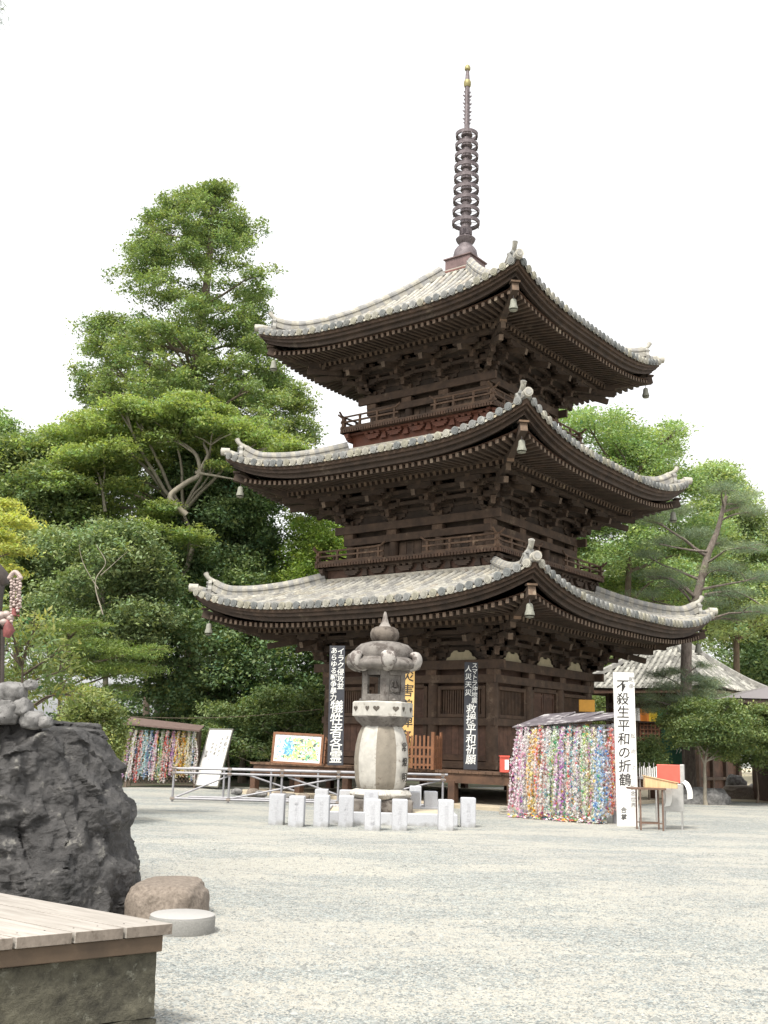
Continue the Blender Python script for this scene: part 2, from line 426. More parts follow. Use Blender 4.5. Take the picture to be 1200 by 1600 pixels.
def storey(i, rf, z0, z1):
    wl = rf['wall']; ring = rf['ring']
    # inner body
    mb = MB(); mb.box((0, 0, (z0 + rf['ze'] + .2) / 2), (2 * wl - .22, 2 * wl - .22, rf['ze'] + .2 - z0)); mb.build('inner_wall', WOODR if i == 0 else WOOD, pagoda)
    # columns
    for sx in range(4):
        for sy in range(4):
            if sx in (0, 3) or sy in (0, 3):
                x = -wl + 2 * wl * sx / 3; y = -wl + 2 * wl * sy / 3
                c = MB(); r = .165 - .02 * i; c.tube([(x, y, z0), (x, y, ring - .2)], r, 18, (1.45, 1.4, 1.35)); c.build('column', WOOD, pagoda, smooth=30)
    # ring beams
    def ringbeam(name, zlo, zhi, out, ext=.0, tint=None):
        mb = MB(); h = zhi - zlo; D = wl + out
        def side(mb, k):
            e = ext if k % 2 == 0 else -.10
            mb.beam((-D - e, -D + .05, (zlo + zhi) / 2 + (.003 if k % 2 else 0)), (D + e, -D + .05, (zlo + zhi) / 2 + (.003 if k % 2 else 0)), .10, h, tint=tint, endtint=(1.8, 1.7, 1.6))
        four(side, mb); return mb.build(name, WOOD, pagoda, bevel=.01)
    ringbeam('head_beam', ring - .25, ring, .22, .28, (1.25, 1.2, 1.15))
    ringbeam('tie_beam', ring - .62, ring - .40, .17, .0, (1.35, 1.3, 1.25))
    # stub posts between the two beams
    mb = MB(); mb.box((0, 0, 0), (.36, .22, .15), tint=(1.6, 1.5, 1.4)); cap = mb.build('column_cap', WOOD, pagoda)
    for k in range(4):
        for q in range(3):
            if k + q: cap = cap.copy(); COL.objects.link(cap)
            cap.location = Matrix.Rotation(k * PI / 2, 4, 'Z') @ Vector((-wl + 2 * wl * q / 3, -wl - .06, ring - .325)); cap.rotation_euler = (0, 0, k * PI / 2)
    # brackets
    H_ = und(rf, 0, wl + 1.08) - ring - .12
    def cluster(corner):
        mb = MB(); mb.box((0, 0, .07), (.36, .36, .16), taper=.75, tint=(1.3, 1.25, 1.2))
        if corner:
            bracket_mesh(mb, 0, -1, 1, H_); bracket_mesh(mb, 1, 0, 1, H_)
            q = math.sqrt(.5); bracket_mesh(mb, q, -q, 1.38, H_, True)
            mb.beam((1.1 * q, -1.1 * q, H_ * .95), (2.2 * q, -2.2 * q, H_ * .95 - .02), .14, .2, endtint=LT)
        else: bracket_mesh(mb, 0, -1, 1, H_)
        return mb
    proto = None; protoc = None
    for k in range(4):
        for q in range(3):
            x = -wl + 2 * wl * (q + 1) / 3
            p = Matrix.Rotation(k * PI / 2, 4, 'Z') @ Vector((x, -wl, ring))
            corner = q == 2
            if corner and protoc is None: o = protoc = cluster(True).build('corner_bracket', WOOD, pagoda)
            elif not corner and proto is None: o = proto = cluster(False).build('bracket', WOOD, pagoda)
            else: o = (protoc if corner else proto).copy(); COL.objects.link(o); o.parent = pagoda
            o.location = p; o.rotation_euler = (0, 0, k * PI / 2)
    # wall plane behind the brackets, long bearers and the eave purlin
    mb = MB()
    def wallp(mb, k):
        zt = und(rf, 0, wl) + .1
        mb.box((0, -wl + .02, (ring + zt) / 2), (2 * wl + .02 * (k % 2), .06, zt - ring), tint=(.7, .7, .7))
        for (d, z) in ((.0, .3), (.0, .55), (.36, .42), (.36, .62), (.72, .66)):
            mb.beam((-wl - d, -wl - d, ring + z * H_ / .76 + .002 * k), (wl + d, -wl - d, ring + z * H_ / .76 + .002 * k), .09, .10)
        D = wl + 1.08; zz = und(rf, 0, D) - .05 + .003 * (k % 2); mb.beam((-D - .25 * (k % 2), -D, zz), (D + .25 * (k % 2), -D, zz), .14, .16, endtint=LT)
        # small coved ceiling
        mb.poly([(-wl - .3, -wl - .3, ring + .55 * H_ / .76), (wl + .3, -wl - .3, ring + .55 * H_ / .76), (wl + .72, -wl - .72, ring + H_ * .98), (-wl - .72, -wl - .72, ring + H_ * .98)], (.55, .55, .55))
    four(wallp, mb); mb.build('bracket_wall', WOOD, pagoda)
    return ringbeam
for i, rf in enumerate(ROOFS):
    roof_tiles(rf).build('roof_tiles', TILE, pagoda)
    for k in range(4): ridge(rf, k, i)
    eaves(rf)
RB = [storey(0, ROOFS[0], .92, 5.0), storey(1, ROOFS[1], 6.5, 9.3), storey(2, ROOFS[2], 10.8, 13.6)]
# ---- first storey fittings
wl = 2.85
RB[0]('waist_beam', 2.08, 2.28, .16, 0, (1.3, 1.25, 1.2)); RB[0]('ground_sill', .93, 1.12, .20, .05, (1.2, 1.1, 1.0)); RB[0]('foot_beam', 1.14, 1.30, .14, 0, (1.5, 1.3, 1.2))
for k in range(4):
    rot = Matrix.Rotation(k * PI / 2, 4, 'Z')
    for q in range(3):
        xc = -wl + 2 * wl * (q + .5) / 3; bw = 2 * wl / 3 - .34
        mb = MB()
        # cream plaster with scalloped top above the head beam
        pts = [(-.50, 0), (.50, 0), (.46, .07), (.36, .10), (.33, .19), (.24, .26), (.14, .27), (.10, .22), (-.10, .22), (-.14, .27), (-.24, .26), (-.33, .19), (-.36, .10), (-.46, .07)]
        n0 = len(mb.v)
        for yy in (-wl - .06, -wl - .09):
            for (x, z) in pts: mb.v.append((xc + x, yy, 3.86 + z))
        m_ = len(pts)
        for j in range(m_): mb.face((n0 + j, n0 + (j + 1) % m_, n0 + m_ + (j + 1) % m_, n0 + m_ + j))
        mb.face([n0 + m_ + j for j in range(m_)])
        xf(mb, rot); mb.build('plaster_panel', PLASTER, pagoda)
        if q == 1:
            fr = MB()
            for sx in (-1, 1): fr.box((xc + sx * (bw / 2 - .06), -wl - .02, 2.2), (.12, .14, 1.9), tint=(1.3, 1.2, 1.1))
            fr.box((xc, -wl - .02, 3.16), (bw - .24, .14, .12), tint=(1.3, 1.2, 1.1))
            xf(fr, rot); f_ = fr.build('door_frame', WOOD, pagoda, bevel=.01)
            for sx in (-1, 1):
                d = MB(); dw = (bw - .28) / 2; cx = xc + sx * (dw / 2 + .01)
                d.box((cx, -wl + .03, 2.2), (dw, .06, 1.8))
                for z in (1.42, 1.95, 2.5, 3.0): d.box((cx, -wl - .01, z), (dw - .02, .03, .07))
                for e in (-1, 1): d.box((cx + e * (dw / 2 - .04), -wl - .008, 2.2), (.07, .03, 1.78))
                for z in (1.68, 2.22, 2.75): d.box((cx, -wl + .0, z), (dw - .22, .012, .36), tint=(.8, .75, .7))
                xf(d, rot); d.build('door', WOODR, pagoda)
        else:
            wd = MB()
            for sx in (-1, 1): wd.box((xc + sx * (bw / 2 - .05), -wl - .01, 2.72), (.10, .12, .86), tint=(1.5, 1.4, 1.3))
            for z in (3.10, 2.34): wd.box((xc, -wl - .01, z), (bw - .2, .12, .10), tint=(1.5, 1.4, 1.3))
            xf(wd, rot); f_ = wd.build('window_frame', WOOD, pagoda, bevel=.008)
            sl = MB(); n_ = 17
            for j in range(n_): sl.box((xc - (bw - .24) / 2 + (bw - .24) * (j + .5) / n_, -wl + .03, 2.72), (.045, .045, .7), tint=(1.5, 1.4, 1.3))
            xf(sl, rot); sl.build('window_slats', WOOD, f_)
            pn = MB()
            for j in range(7): pn.box((xc - bw / 2 + bw * (j + .5) / 7, -wl + .03, 1.69), (bw / 7 - .008, .05, .80), tint=tuple([random.uniform(.9, 1.5)] * 3))
            xf(pn, rot); pn.build('lower_panel', WOODR, pagoda)
# ---- veranda
VA = 4.48
dk = MB()
def deck(mb, k):
    n_ = 44
    for j in range(n_):
        x = -VA + 2 * VA * (j + .5) / n_; di = max(wl - .1, abs(x) - .1)
        t_ = random.uniform(1.6, 2.6); mb.box((x, -(VA + di) / 2, .875), (2 * VA / n_ - .012, VA - di, .06), tint=(t_, t_ * .88, t_ * .78))
four(deck, dk); dk.build('veranda_deck', WOOD, pagoda)
fb = MB(); fb.box((0, 0, .03), (9.6, 9.6, .14)); fb.build('foundation', mat('foundation_earth', (.40, .34, .25), .15, 4, .95, .3), pagoda, bevel=.02)
bm_ = MB()
def vb(mb, k): mb.beam((-VA + .12, -VA + .10, .72 + .003 * (k % 2)), (VA - .12, -VA + .10, .72 + .003 * (k % 2)), .12, .24, tint=(1.7, 1.4, 1.2))
four(vb, bm_); bm_.build('veranda_beam', WOOD, pagoda)
vp = None
for k in range(4):
    for q in range(5):
        p = Matrix.Rotation(k * PI / 2, 4, 'Z') @ Vector((-VA + .12 + (2 * VA - .24) * (q + 1) / 5, -VA + .12, 0))
        if vp is None:
            mb = MB(); mb.box((0, 0, .36), (.2, .2, .60), tint=(1.6, 1.3, 1.15)); mb.box((0, 0, .03), (.42, .42, .1), tint=(6, 6, 5.6)); vp = o = mb.build('veranda_post', WOOD, pagoda, bevel=.01)
        else: o = vp.copy(); COL.objects.link(o); o.parent = pagoda
        o.location = p; o.rotation_euler = (0, 0, k * PI / 2)
# ---- upper balconies
def balcony(z0, zf, ztop, a, red, wl_):
    w1 = WOODV if red else WOODR
    mb = MB()
    def s1(mb, k):
        A = a - .28
        mb.box((0, -A + .05, (z0 + zf) / 2 - .06), (2 * A + .02 * (k % 2), .1, zf - z0 + .12))
    four(s1, mb); mb.build('balcony_skirt', w1, pagoda)
    mb = MB()
    def s2(mb, k):
        A = a - .28; n_ = 6
        for j in range(n_ + 1):
            x = -A + 2 * A * j / n_; zc = zf - .2
            if j == 0: continue
            mb.box((x, -A - .05, zc - .02), (.56, .12, .05)); mb.box((x, -A - .05, zc - .07), (.46, .12, .06)); mb.box((x, -A - .05, zc - .12), (.32, .12, .05))
            for e in (-.22, 0, .22): mb.box((x + e, -A - .07, zc + .045), (.14, .18, .07), taper=.75)
            if j < n_: mb.box((x + A / n_, -A - .03, zc + .05), (.24, .08, .05)); mb.box((x + A / n_, -A - .03, zc - .08), (.12, .08, .2), taper=1.8)
        mb.beam((-A - .2, -A - .07, zf - .105 + .002 * (k % 2)), (A + .2, -A - .07, zf - .105 + .002 * (k % 2)), .12, .07)
        mb.beam((-A - .05, -A - .04, z0 + .06 + .002 * (k % 2)), (A + .05, -A - .04, z0 + .06 + .002 * (k % 2)), .1, .10, tint=(.55, .5, .5))
    four(s2, mb); mb.build('balcony_brackets', w1 if red else WOOD, pagoda)
    mb = MB()
    def s3(mb, k):
        mb.box((0, -(a + wl_) / 2, zf - .03), (2 * a - .02 * (k % 2), a - wl_, .06), tint=(1.1, 1, .95))
        n_ = 60
        for j in range(n_): mb.box((-a + 2 * a * (j + .5) / n_, -a - .02, zf - .02), (2 * a / n_ - .03, .06, .09), tint=(1.5, 1.3, 1.2))
        mb.beam((-a, -a + .02, zf + .045 + .002 * (k % 2)), (a, -a + .02, zf + .045 + .002 * (k % 2)), .10, .06, tint=(1.4, 1.3, 1.2))
    four(s3, mb); mb.build('balcony_floor', WOOD, pagoda)
    for k in range(4):
        A = a - .06; h = ztop - zf; gap = A * .22
        for sg in (-1, 1):
            mb = MB()
            T = (1.9, 1.75, 1.6)
            mb.tube([(sg * (A + .24), -A, ztop + .10), (sg * (A + .1), -A, ztop - .01), (sg * (A - .1), -A, ztop - .02), (sg * (gap + .35), -A, ztop - .02), (sg * (gap + .1), -A, ztop + .0), (sg * (gap - .06), -A, ztop + .10)], .032, 8, T)
            mb.beam((sg * (A + .12), -A, zf + h * .62), (sg * (gap + .0), -A, zf + h * .62), .06, .05, tint=T)
            mb.beam((sg * (A + .12), -A, zf + h * .22), (sg * (gap + .0), -A, zf + h * .22), .08, .07, tint=T)
            for u in (0.0, .3, .62, .93):
                x = sg * (A + (gap - A) * u)
                if u == 0: 
                    if sg > 0: mb.box((x, -A, zf + h * .5), (.11, .11, h * .98), tint=T)
                else:
                    mb.box((x, -A, zf + h * .42), (.07, .07, h * .32), tint=T); mb.box((x, -A, zf + h * .8), (.08, .07, h * .22), tint=T, taper=.7)
            xf(mb, Matrix.Rotation(k * PI / 2, 4, 'Z')); mb.build('balcony_railing', WOOD, pagoda)
balcony(6.32, 6.84, 7.30, 3.27, False, 2.50)
balcony(10.55, 11.22, 11.72, 2.82, True, 2.08)
# plank walls with door bay above the balconies
for (zz, wl_, rg) in ((6.84, 2.50, 8.12), (11.22, 2.08, 12.42)):
    for k in range(4):
        mb = MB()
        for q in range(3):
            bw = 2 * wl_ / 3 - .3; xc = -wl_ + 2 * wl_ * (q + .5) / 3
            for j in range(5): mb.box((xc - bw / 2 + bw * (j + .5) / 5, -wl_ + .08, (zz + rg - .62) / 2), (bw / 5 - .02, .05, rg - .62 - zz), tint=tuple([random.uniform(1.2, 1.9)] * 3))
        xf(mb, Matrix.Rotation(k * PI / 2, 4, 'Z')); mb.build('storey_wall', WOOD, pagoda)
# ---- spire
sb = MB(); sb.box((0, 0, 17.22), (.98, .98, .40), tint=(1.1, 1.05, 1.05)); sb.box((0, 0, 17.435), (1.08, 1.08, .05)); sb.box((0, 0, 17.0), (1.10, 1.10, .07)); sb.box((0, 0, 16.93), (1.22, 1.22, .07), tint=(1.2, .8, .7))
sb.build('spire_base', COPPER, pagoda, bevel=.01)
sh = MB(); sh.lathe([(.41, 17.44), (.42, 17.62), (.38, 17.82), (.30, 17.94), (.23, 18.0), (.22, 18.06), (.30, 18.16), (.34, 18.25), (.30, 18.29), (.20, 18.31), (.18, 18.36), (.19, 18.56), (.2, 18.66), (.165, 18.72), (.16, 19.0), (.14, 22.15), (.11, 22.25)], 20)
for j in range(8):
    th = j * PI / 4; sh.box((.19 * math.cos(th), .19 * math.sin(th), 18.48), (.05, .09, .2), Matrix.Rotation(th, 3, 'Z'))
sh.build('spire_shaft', BRONZE, pagoda, smooth=35)
for j in range(9):
    z = 18.85 + j * .413; r = .47 - .011 * j
    mb = MB(); n = 28
    n0 = len(mb.v)
    for (rr, zz) in ((r, z - .065), (r + .01, z + .05), (r - .06, z + .07), (r - .07, z - .055)):
        for q in range(n): mb.v.append((rr * math.cos(2 * PI * q / n), rr * math.sin(2 * PI * q / n), zz))
    for s in range(4):
        for q in range(n): mb.face((n0 + s * n + q, n0 + s * n + (q + 1) % n, n0 + ((s + 1) % 4) * n + (q + 1) % n, n0 + ((s + 1) % 4) * n + q))
    for q in range(4):
        th = q * PI / 2 + .4; mb.beam((.14 * math.cos(th), .14 * math.sin(th), z), (r * .95 * math.cos(th), r * .95 * math.sin(th), z), .012, .02)
    mb.lathe([(.15, z - .07), (.20, z - .03), (.20, z + .03), (.15, z + .06)], 16)
    for q in range(8):
        th = q * PI / 4 + .2; mb.tube([(r * math.cos(th), r * math.sin(th), z - .04), (r * math.cos(th), r * math.sin(th), z - .10)], [.008, .022], 5)
    mb.build('spire_ring', BRONZE, pagoda)
fl = MB(); fl.tube([(0, 0, 22.2), (0, 0, 24.05)], [.095, .085], 12)
for q in range(4):
    th = q * PI / 2 + PI / 4
    for j in range(9):
        z = 22.55 + j * .15; rr = .12 + .03 * (j % 2)
        fl.poly([(.08 * math.cos(th), .08 * math.sin(th), z), (rr * math.cos(th + .1), rr * math.sin(th + .1), z + .05), (rr * 1.15 * math.cos(th), rr * 1.15 * math.sin(th), z + .12), (.08 * math.cos(th), .08 * math.sin(th), z + .10)])
fl.build('spire_flame', BRONZE, pagoda)
tp = MB(); tp.lathe([(.10, 24.02), (.125, 24.08), (.13, 24.2), (.10, 24.28)], 14); tp.lathe([(.055, 24.66), (.10, 24.70), (.105, 24.78), (.07, 24.86), (.02, 24.9)], 14); tp.build('spire_jewels', GOLD, pagoda, smooth=40)
tq = MB(); tq.lathe([(.085, 24.28), (.055, 24.66)], 12); tq.build('spire_neck', BRONZE, pagoda, smooth=40)
# ---- wind bells, one under each roof corner
cornern = {0: 'near', 1: 'right', 2: 'rear', 3: 'left'}
rown = ['lowest', 'middle', 'top']
bell0 = None
for i, rf in enumerate(ROOFS):
    for k in (0, 1, 3):
        d = rf['a'] - .42; loc = Matrix.Rotation(PRZ + k * PI / 2, 4, 'Z') @ Vector((d, -d, und(rf, d, d) - .07)) + Vector((PX, PY, 0))
        if bell0 is None:
            bell0 = b = empty('wind_bell')
            mb = MB(); mb.lathe([(.15, -.44), (.145, -.38), (.115, -.30), (.105, -.2), (.095, -.14), (.06, -.10), (.02, -.09)], 12, lobes=4, amp=.12)
            mb.build('bell_body', VERD, b, smooth=40)
            mb = MB(); mb.tube([(0, 0, .02), (0, 0, -.11)], .012, 6); mb.build('hanger', BRONZE, b)
            mb = MB(); mb.tube([(0, 0, -.3), (0, 0, -.46)], .01, 5); mb.lathe([(.01, -.535), (.12, -.50), (.13, -.485), (.01, -.46)], 10); mb.build('clapper_plate', VERD, b)
        else: b = copy_tree(bell0)
        b.location = loc; b.scale = (.85, .85, .85); b.rotation_euler = (0, 0, PRZ)
        tag(b, 'grey bronze wind bell under the %s corner of the %s pagoda roof' % (cornern[k], rown[i]), 'wind bell', 'wind bells under the pagoda eaves')
# ------------------------------------------------------------------ ground
def ground_mat():
    m = mat('gravel', (.40, .39, .35), .2, .35, .95, 0)
    t = m.node_tree; N = t.nodes; L = t.links; bs = N['Principled BSDF']
    for l in list(bs.inputs['Base Color'].links): L.remove(l)
    tc = N.new('ShaderNodeTexCoord')
    def ns(sc, det, ro=.6, st=(1, 1, 1)):
        mp = N.new('ShaderNodeMapping'); mp.inputs['Scale'].default_value = st; L.new(tc.outputs['Object'], mp.inputs[0])
        n = N.new('ShaderNodeTexNoise'); n.inputs['Scale'].default_value = sc; n.inputs['Detail'].default_value = det; n.inputs['Roughness'].default_value = ro; L.new(mp.outputs[0], n.inputs['Vector']); return n
    def ramp(src, p0, c0, p1, c1):
        r = N.new('ShaderNodeValToRGB'); r.color_ramp.elements[0].position = p0; r.color_ramp.elements[1].position = p1
        r.color_ramp.elements[0].color = (*c0, 1); r.color_ramp.elements[1].color = (*c1, 1); L.new(src, r.inputs[0]); return r
    def mix(f, a, b, mode='MIX'):
        x = N.new('ShaderNodeMix'); x.data_type = 'RGBA'; x.blend_type = mode
        if isinstance(f, float): x.inputs[0].default_value = f
        else: L.new(f, x.inputs[0])
        L.new(a, x.inputs[6]); L.new(b, x.inputs[7]); return x.outputs[2]
    sand = ramp(ns(9, 5).outputs['Fac'], .3, (.375, .355, .305), .7, (.465, .445, .39))
    v = N.new('ShaderNodeTexVoronoi'); v.inputs['Scale'].default_value = 72; L.new(tc.outputs['Object'], v.inputs['Vector'])
    sx = N.new('ShaderNodeSeparateColor'); L.new(v.outputs['Color'], sx.inputs[0])
    grav = ramp(sx.outputs[0], .0, (.13, .145, .145), 1.0, (.40, .42, .40))
    v2 = N.new('ShaderNodeTexVoronoi'); v2.inputs['Scale'].default_value = 18; L.new(tc.outputs['Object'], v2.inputs['Vector'])
    sx2 = N.new('ShaderNodeSeparateColor'); L.new(v2.outputs['Color'], sx2.inputs[0])
    g2 = ramp(sx2.outputs[1], .0, (.70, .70, .70), 1.0, (1.2, 1.2, 1.2))
    gr = mix(.8, grav.outputs[0], g2.outputs[0], 'MULTIPLY')
    patch = ramp(ns(.5, 9, .72, (.6, 1.2, 1)).outputs['Fac'], .44, (0, 0, 0), .55, (1, 1, 1))
    p2 = ramp(ns(6, 6, .7, (.7, 1.3, 1)).outputs['Fac'], .40, (0, 0, 0), .62, (1, 1, 1))
    pm0 = mix(.36, patch.outputs[0], p2.outputs[0]); bwn = N.new('ShaderNodeRGBToBW'); L.new(pm0, bwn.inputs[0])
    mr = N.new('ShaderNodeMapRange'); mr.inputs[3].default_value = .04; mr.inputs[4].default_value = .92; L.new(bwn.outputs[0], mr.inputs[0])
    gt = N.new('ShaderNodeMath'); gt.operation = 'GREATER_THAN'; L.new(mr.outputs[0], gt.inputs[0]); L.new(sx.outputs[1], gt.inputs[1]); pm = gt.outputs[0]
    c = mix(pm, sand.outputs[0], gr)
    big = ramp(ns(.12, 3).outputs['Fac'], .3, (.86, .87, .89), .7, (1.05, 1.05, 1.03))
    c = mix(1.0, c, big.outputs[0], 'MULTIPLY')
    L.new(c, bs.inputs['Base Color'])
    b = N.new('ShaderNodeBump'); b.inputs['Strength'].default_value = .7; b.inputs['Distance'].default_value = .02
    L.new(v.outputs['Distance'], b.inputs['Height']); L.new(b.outputs[0], bs.inputs['Normal'])
    return m
mb = MB()
n_ = 60
xs_ = [-300, -120, -60] + [-30 + i * 2 for i in range(31)] + [60, 120, 300]
ys_ = [-60, -20, 0] + [2 + i * 2 for i in range(24)] + [60, 100, 200, 600]
for y in ys_:
    for x in xs_: mb.v.append((x, y, 0.0))
for j in range(len(ys_) - 1):
    for i in range(len(xs_) - 1):
        q = j * len(xs_) + i; mb.face((q, q + 1, q + 1 + len(xs_), q + len(xs_)))
tag(mb.build('gravel_ground', ground_mat()), kind='structure')
SAND = mat('pale_sand', (.52, .45, .33), .12, .8, .95, .2, spots=((.40, .33, .24), 1.5, .6))
SOIL = mat('dark_soil', (.07, .055, .035), .4, 2.0, .95, .5, spots=((.05, .08, .025), 1.2, .5))
def sheet(name, pts, z, m):
    mb = MB(); out = []
    for i in range(len(pts)):
        a, b = Vector((*pts[i], z)), Vector((*pts[(i + 1) % len(pts)], z)); k = max(1, int((b - a).length / 1.2))
        k = min(k, 40)
        for j in range(k):
            p = a.lerp(b, j / k); p.x += noise.noise(p * .7) * .35; p.y += noise.noise(p * .7 + Vector((9, 3, 1))) * .35; out.append(p)
    mb.poly(out); return tag(mb.build(name, m), kind='structure')
sheet('sand_path', [(8.2, 37.5), (12, 35.5), (17, 34), (60, 30), (60, 110), (7.5, 110)], .006, SAND)
sheet('planting_soil', [(-60, 30), (-9, 33.2), (-6.0, 35.8), (-3.0, 37.2), (3, 41), (6.5, 44), (6.5, 120), (-60, 120)], .008, SOIL)

# loose pebbles on the near gravel (uncountable)
def pebbles():
    n = 42000
    Y = 4.6 + 13 * rng.random(n) ** 1.5; X = (rng.random(n) - .42) * Y * .86
    s = (.004 + .011 * rng.random(n) ** 3 + .022 * (rng.random(n) > .9965))
    base = np.array([(1, 0, 0), (.3, .9, 0), (-.8, .6, 0), (-.9, -.5, 0), (.2, -1, 0), (.1, .1, .75)])
    ang = rng.random(n) * 6.283; c_, s_ = np.cos(ang), np.sin(ang)
    bb = base[None] * (1 + .25 * (rng.random((n, 6, 1)) - .5))
    V = np.empty((n, 6, 3)); V[..., 0] = (bb[..., 0] * c_[:, None] - bb[..., 1] * s_[:, None]) * s[:, None] * 1.2 + X[:, None]
    V[..., 1] = (bb[..., 0] * s_[:, None] + bb[..., 1] * c_[:, None]) * s[:, None] + Y[:, None]
    V[..., 2] = bb[..., 2] * s[:, None] + .001
    idx = np.array([(0, 1, 5), (1, 2, 5), (2, 3, 5), (3, 4, 5), (4, 0, 5)])
    Fc = (np.arange(n)[:, None, None] * 6 + idx[None]).reshape(-1, 3)
    k = .62 + .6 * rng.random(n); T = np.repeat(np.stack([k, k * 1.0, k * .97], 1), 5, 0)
    mesh_np('loose_gravel', V.reshape(-1, 3), Fc, T, mat('pebble', (.27, .275, .265), .2, 20, .9, 0), None, kind='stuff')
def mesh_np(name, V, Fc, T, m, parent, kind=None, smooth=False):
    me = bpy.data.meshes.new(name); nf, k = Fc.shape
    me.vertices.add(len(V)); me.vertices.foreach_set('co', V.astype(np.float32).ravel())
    me.loops.add(nf * k); me.loops.foreach_set('vertex_index', Fc.astype(np.int32).ravel())
    me.polygons.add(nf); me.polygons.foreach_set('loop_start', np.arange(0, nf * k, k, dtype=np.int32))
    a = me.attributes.new('tint', 'FLOAT_COLOR', 'FACE'); C4 = np.ones((nf, 4), dtype=np.float32); C4[:, :3] = T
    a.data.foreach_set('color', C4.ravel()); me.materials.append(m); me.update(calc_edges=True)
    if smooth: me.polygons.foreach_set('use_smooth', [True] * nf)
    o = bpy.data.objects.new(name, me); COL.objects.link(o)
    if parent: o.parent = parent
    if kind: o['kind'] = kind
    return o
pebbles()

# ------------------------------------------------------------------ foliage
def leaf_quads(C, size, asp, upbias, tint):
    n = len(C); nrm = rng.normal(size=(n, 3)); nrm[:, 2] = np.abs(nrm[:, 2]) + upbias
    nrm /= np.linalg.norm(nrm, axis=1, keepdims=True)
    a = rng.normal(size=(n, 3)); a -= nrm * (a * nrm).sum(1, keepdims=True); a /= np.linalg.norm(a, axis=1, keepdims=True)
    b = np.cross(nrm, a); s = (size * (.45 + 1.1 * rng.random(n) ** 1.5))[:, None]
    V = np.stack([C + a * s, C + b * s * asp, C - a * s, C - b * s * asp], 1)
    return V.reshape(-1, 3), np.arange(n * 4).reshape(-1, 4), tint
def spray_leaves(blobs, nspray, per, ss, size, asp=.5, upbias=.6, flat=.45, shell=(.30, 1.25), low=-.75, hue=.10):
    """blobs (n,6): centre, radii. sprays spread through each blob's outer shell"""
    B = np.array(blobs, dtype=float); w_ = (B[:, 3] * B[:, 4] * B[:, 5]) ** (2 / 3.); w_ /= w_.sum()
    bi = rng.choice(len(B), nspray, p=w_); d = rng.normal(size=(nspray, 3)); d /= np.linalg.norm(d, axis=1, keepdims=True)
    d[:, 2] = np.where(d[:, 2] < low, -d[:, 2], d[:, 2])
    r = (shell[0] + (shell[1] - shell[0]) * rng.random(nspray) ** .8)[:, None]
    P = B[bi, :3] + d * B[bi, 3:] * r
    k = rng.normal(1.0, .16, nspray).clip(.55, 1.5); h = rng.normal(0, hue, nspray)
    T = np.stack([k * (1 + h), k * (1 + .2 * h), k * (1 - .8 * h)], 1)
    C = np.repeat(P, per, 0) + rng.normal(size=(nspray * per, 3)) * np.array([ss, ss, ss * flat])
    T = np.repeat(T, per, 0) * (rng.normal(1, .13, nspray * per).clip(.5, 1.5))[:, None]
    return leaf_quads(C, size, asp, upbias, T.clip(.1, 2.2))
BARK = mat('grey_brown_bark', (.13, .10, .075), .35, 12, .95, .6, stretch=(1, 1, .3))
BARKG = mat('pale_grey_bark', (.27, .24, .19), .3, 10, .95, .5, stretch=(1, 1, .4))
BARKP = mat('pine_bark', (.15, .12, .10), .4, 14, .95, .7, stretch=(1, 1, .4), col2=(.24, .20, .17))
def smooth_path(pts, k=5, wob=0.0):
    out = []; n = len(pts)
    for i in range(n - 1):
        p0, p1, p2, p3 = pts[max(i - 1, 0)], pts[i], pts[i + 1], pts[min(i + 2, n - 1)]
        for j in range(k):
            t = j / k
            q = .5 * ((2 * p1) + (p2 - p0) * t + (2 * p0 - 5 * p1 + 4 * p2 - p3) * t * t + (3 * p1 - p0 - 3 * p2 + p3) * t ** 3)
            if wob: q = q + noise.noise_vector(q * 1.3) * wob
            out.append(q)
    out.append(pts[-1]); return out
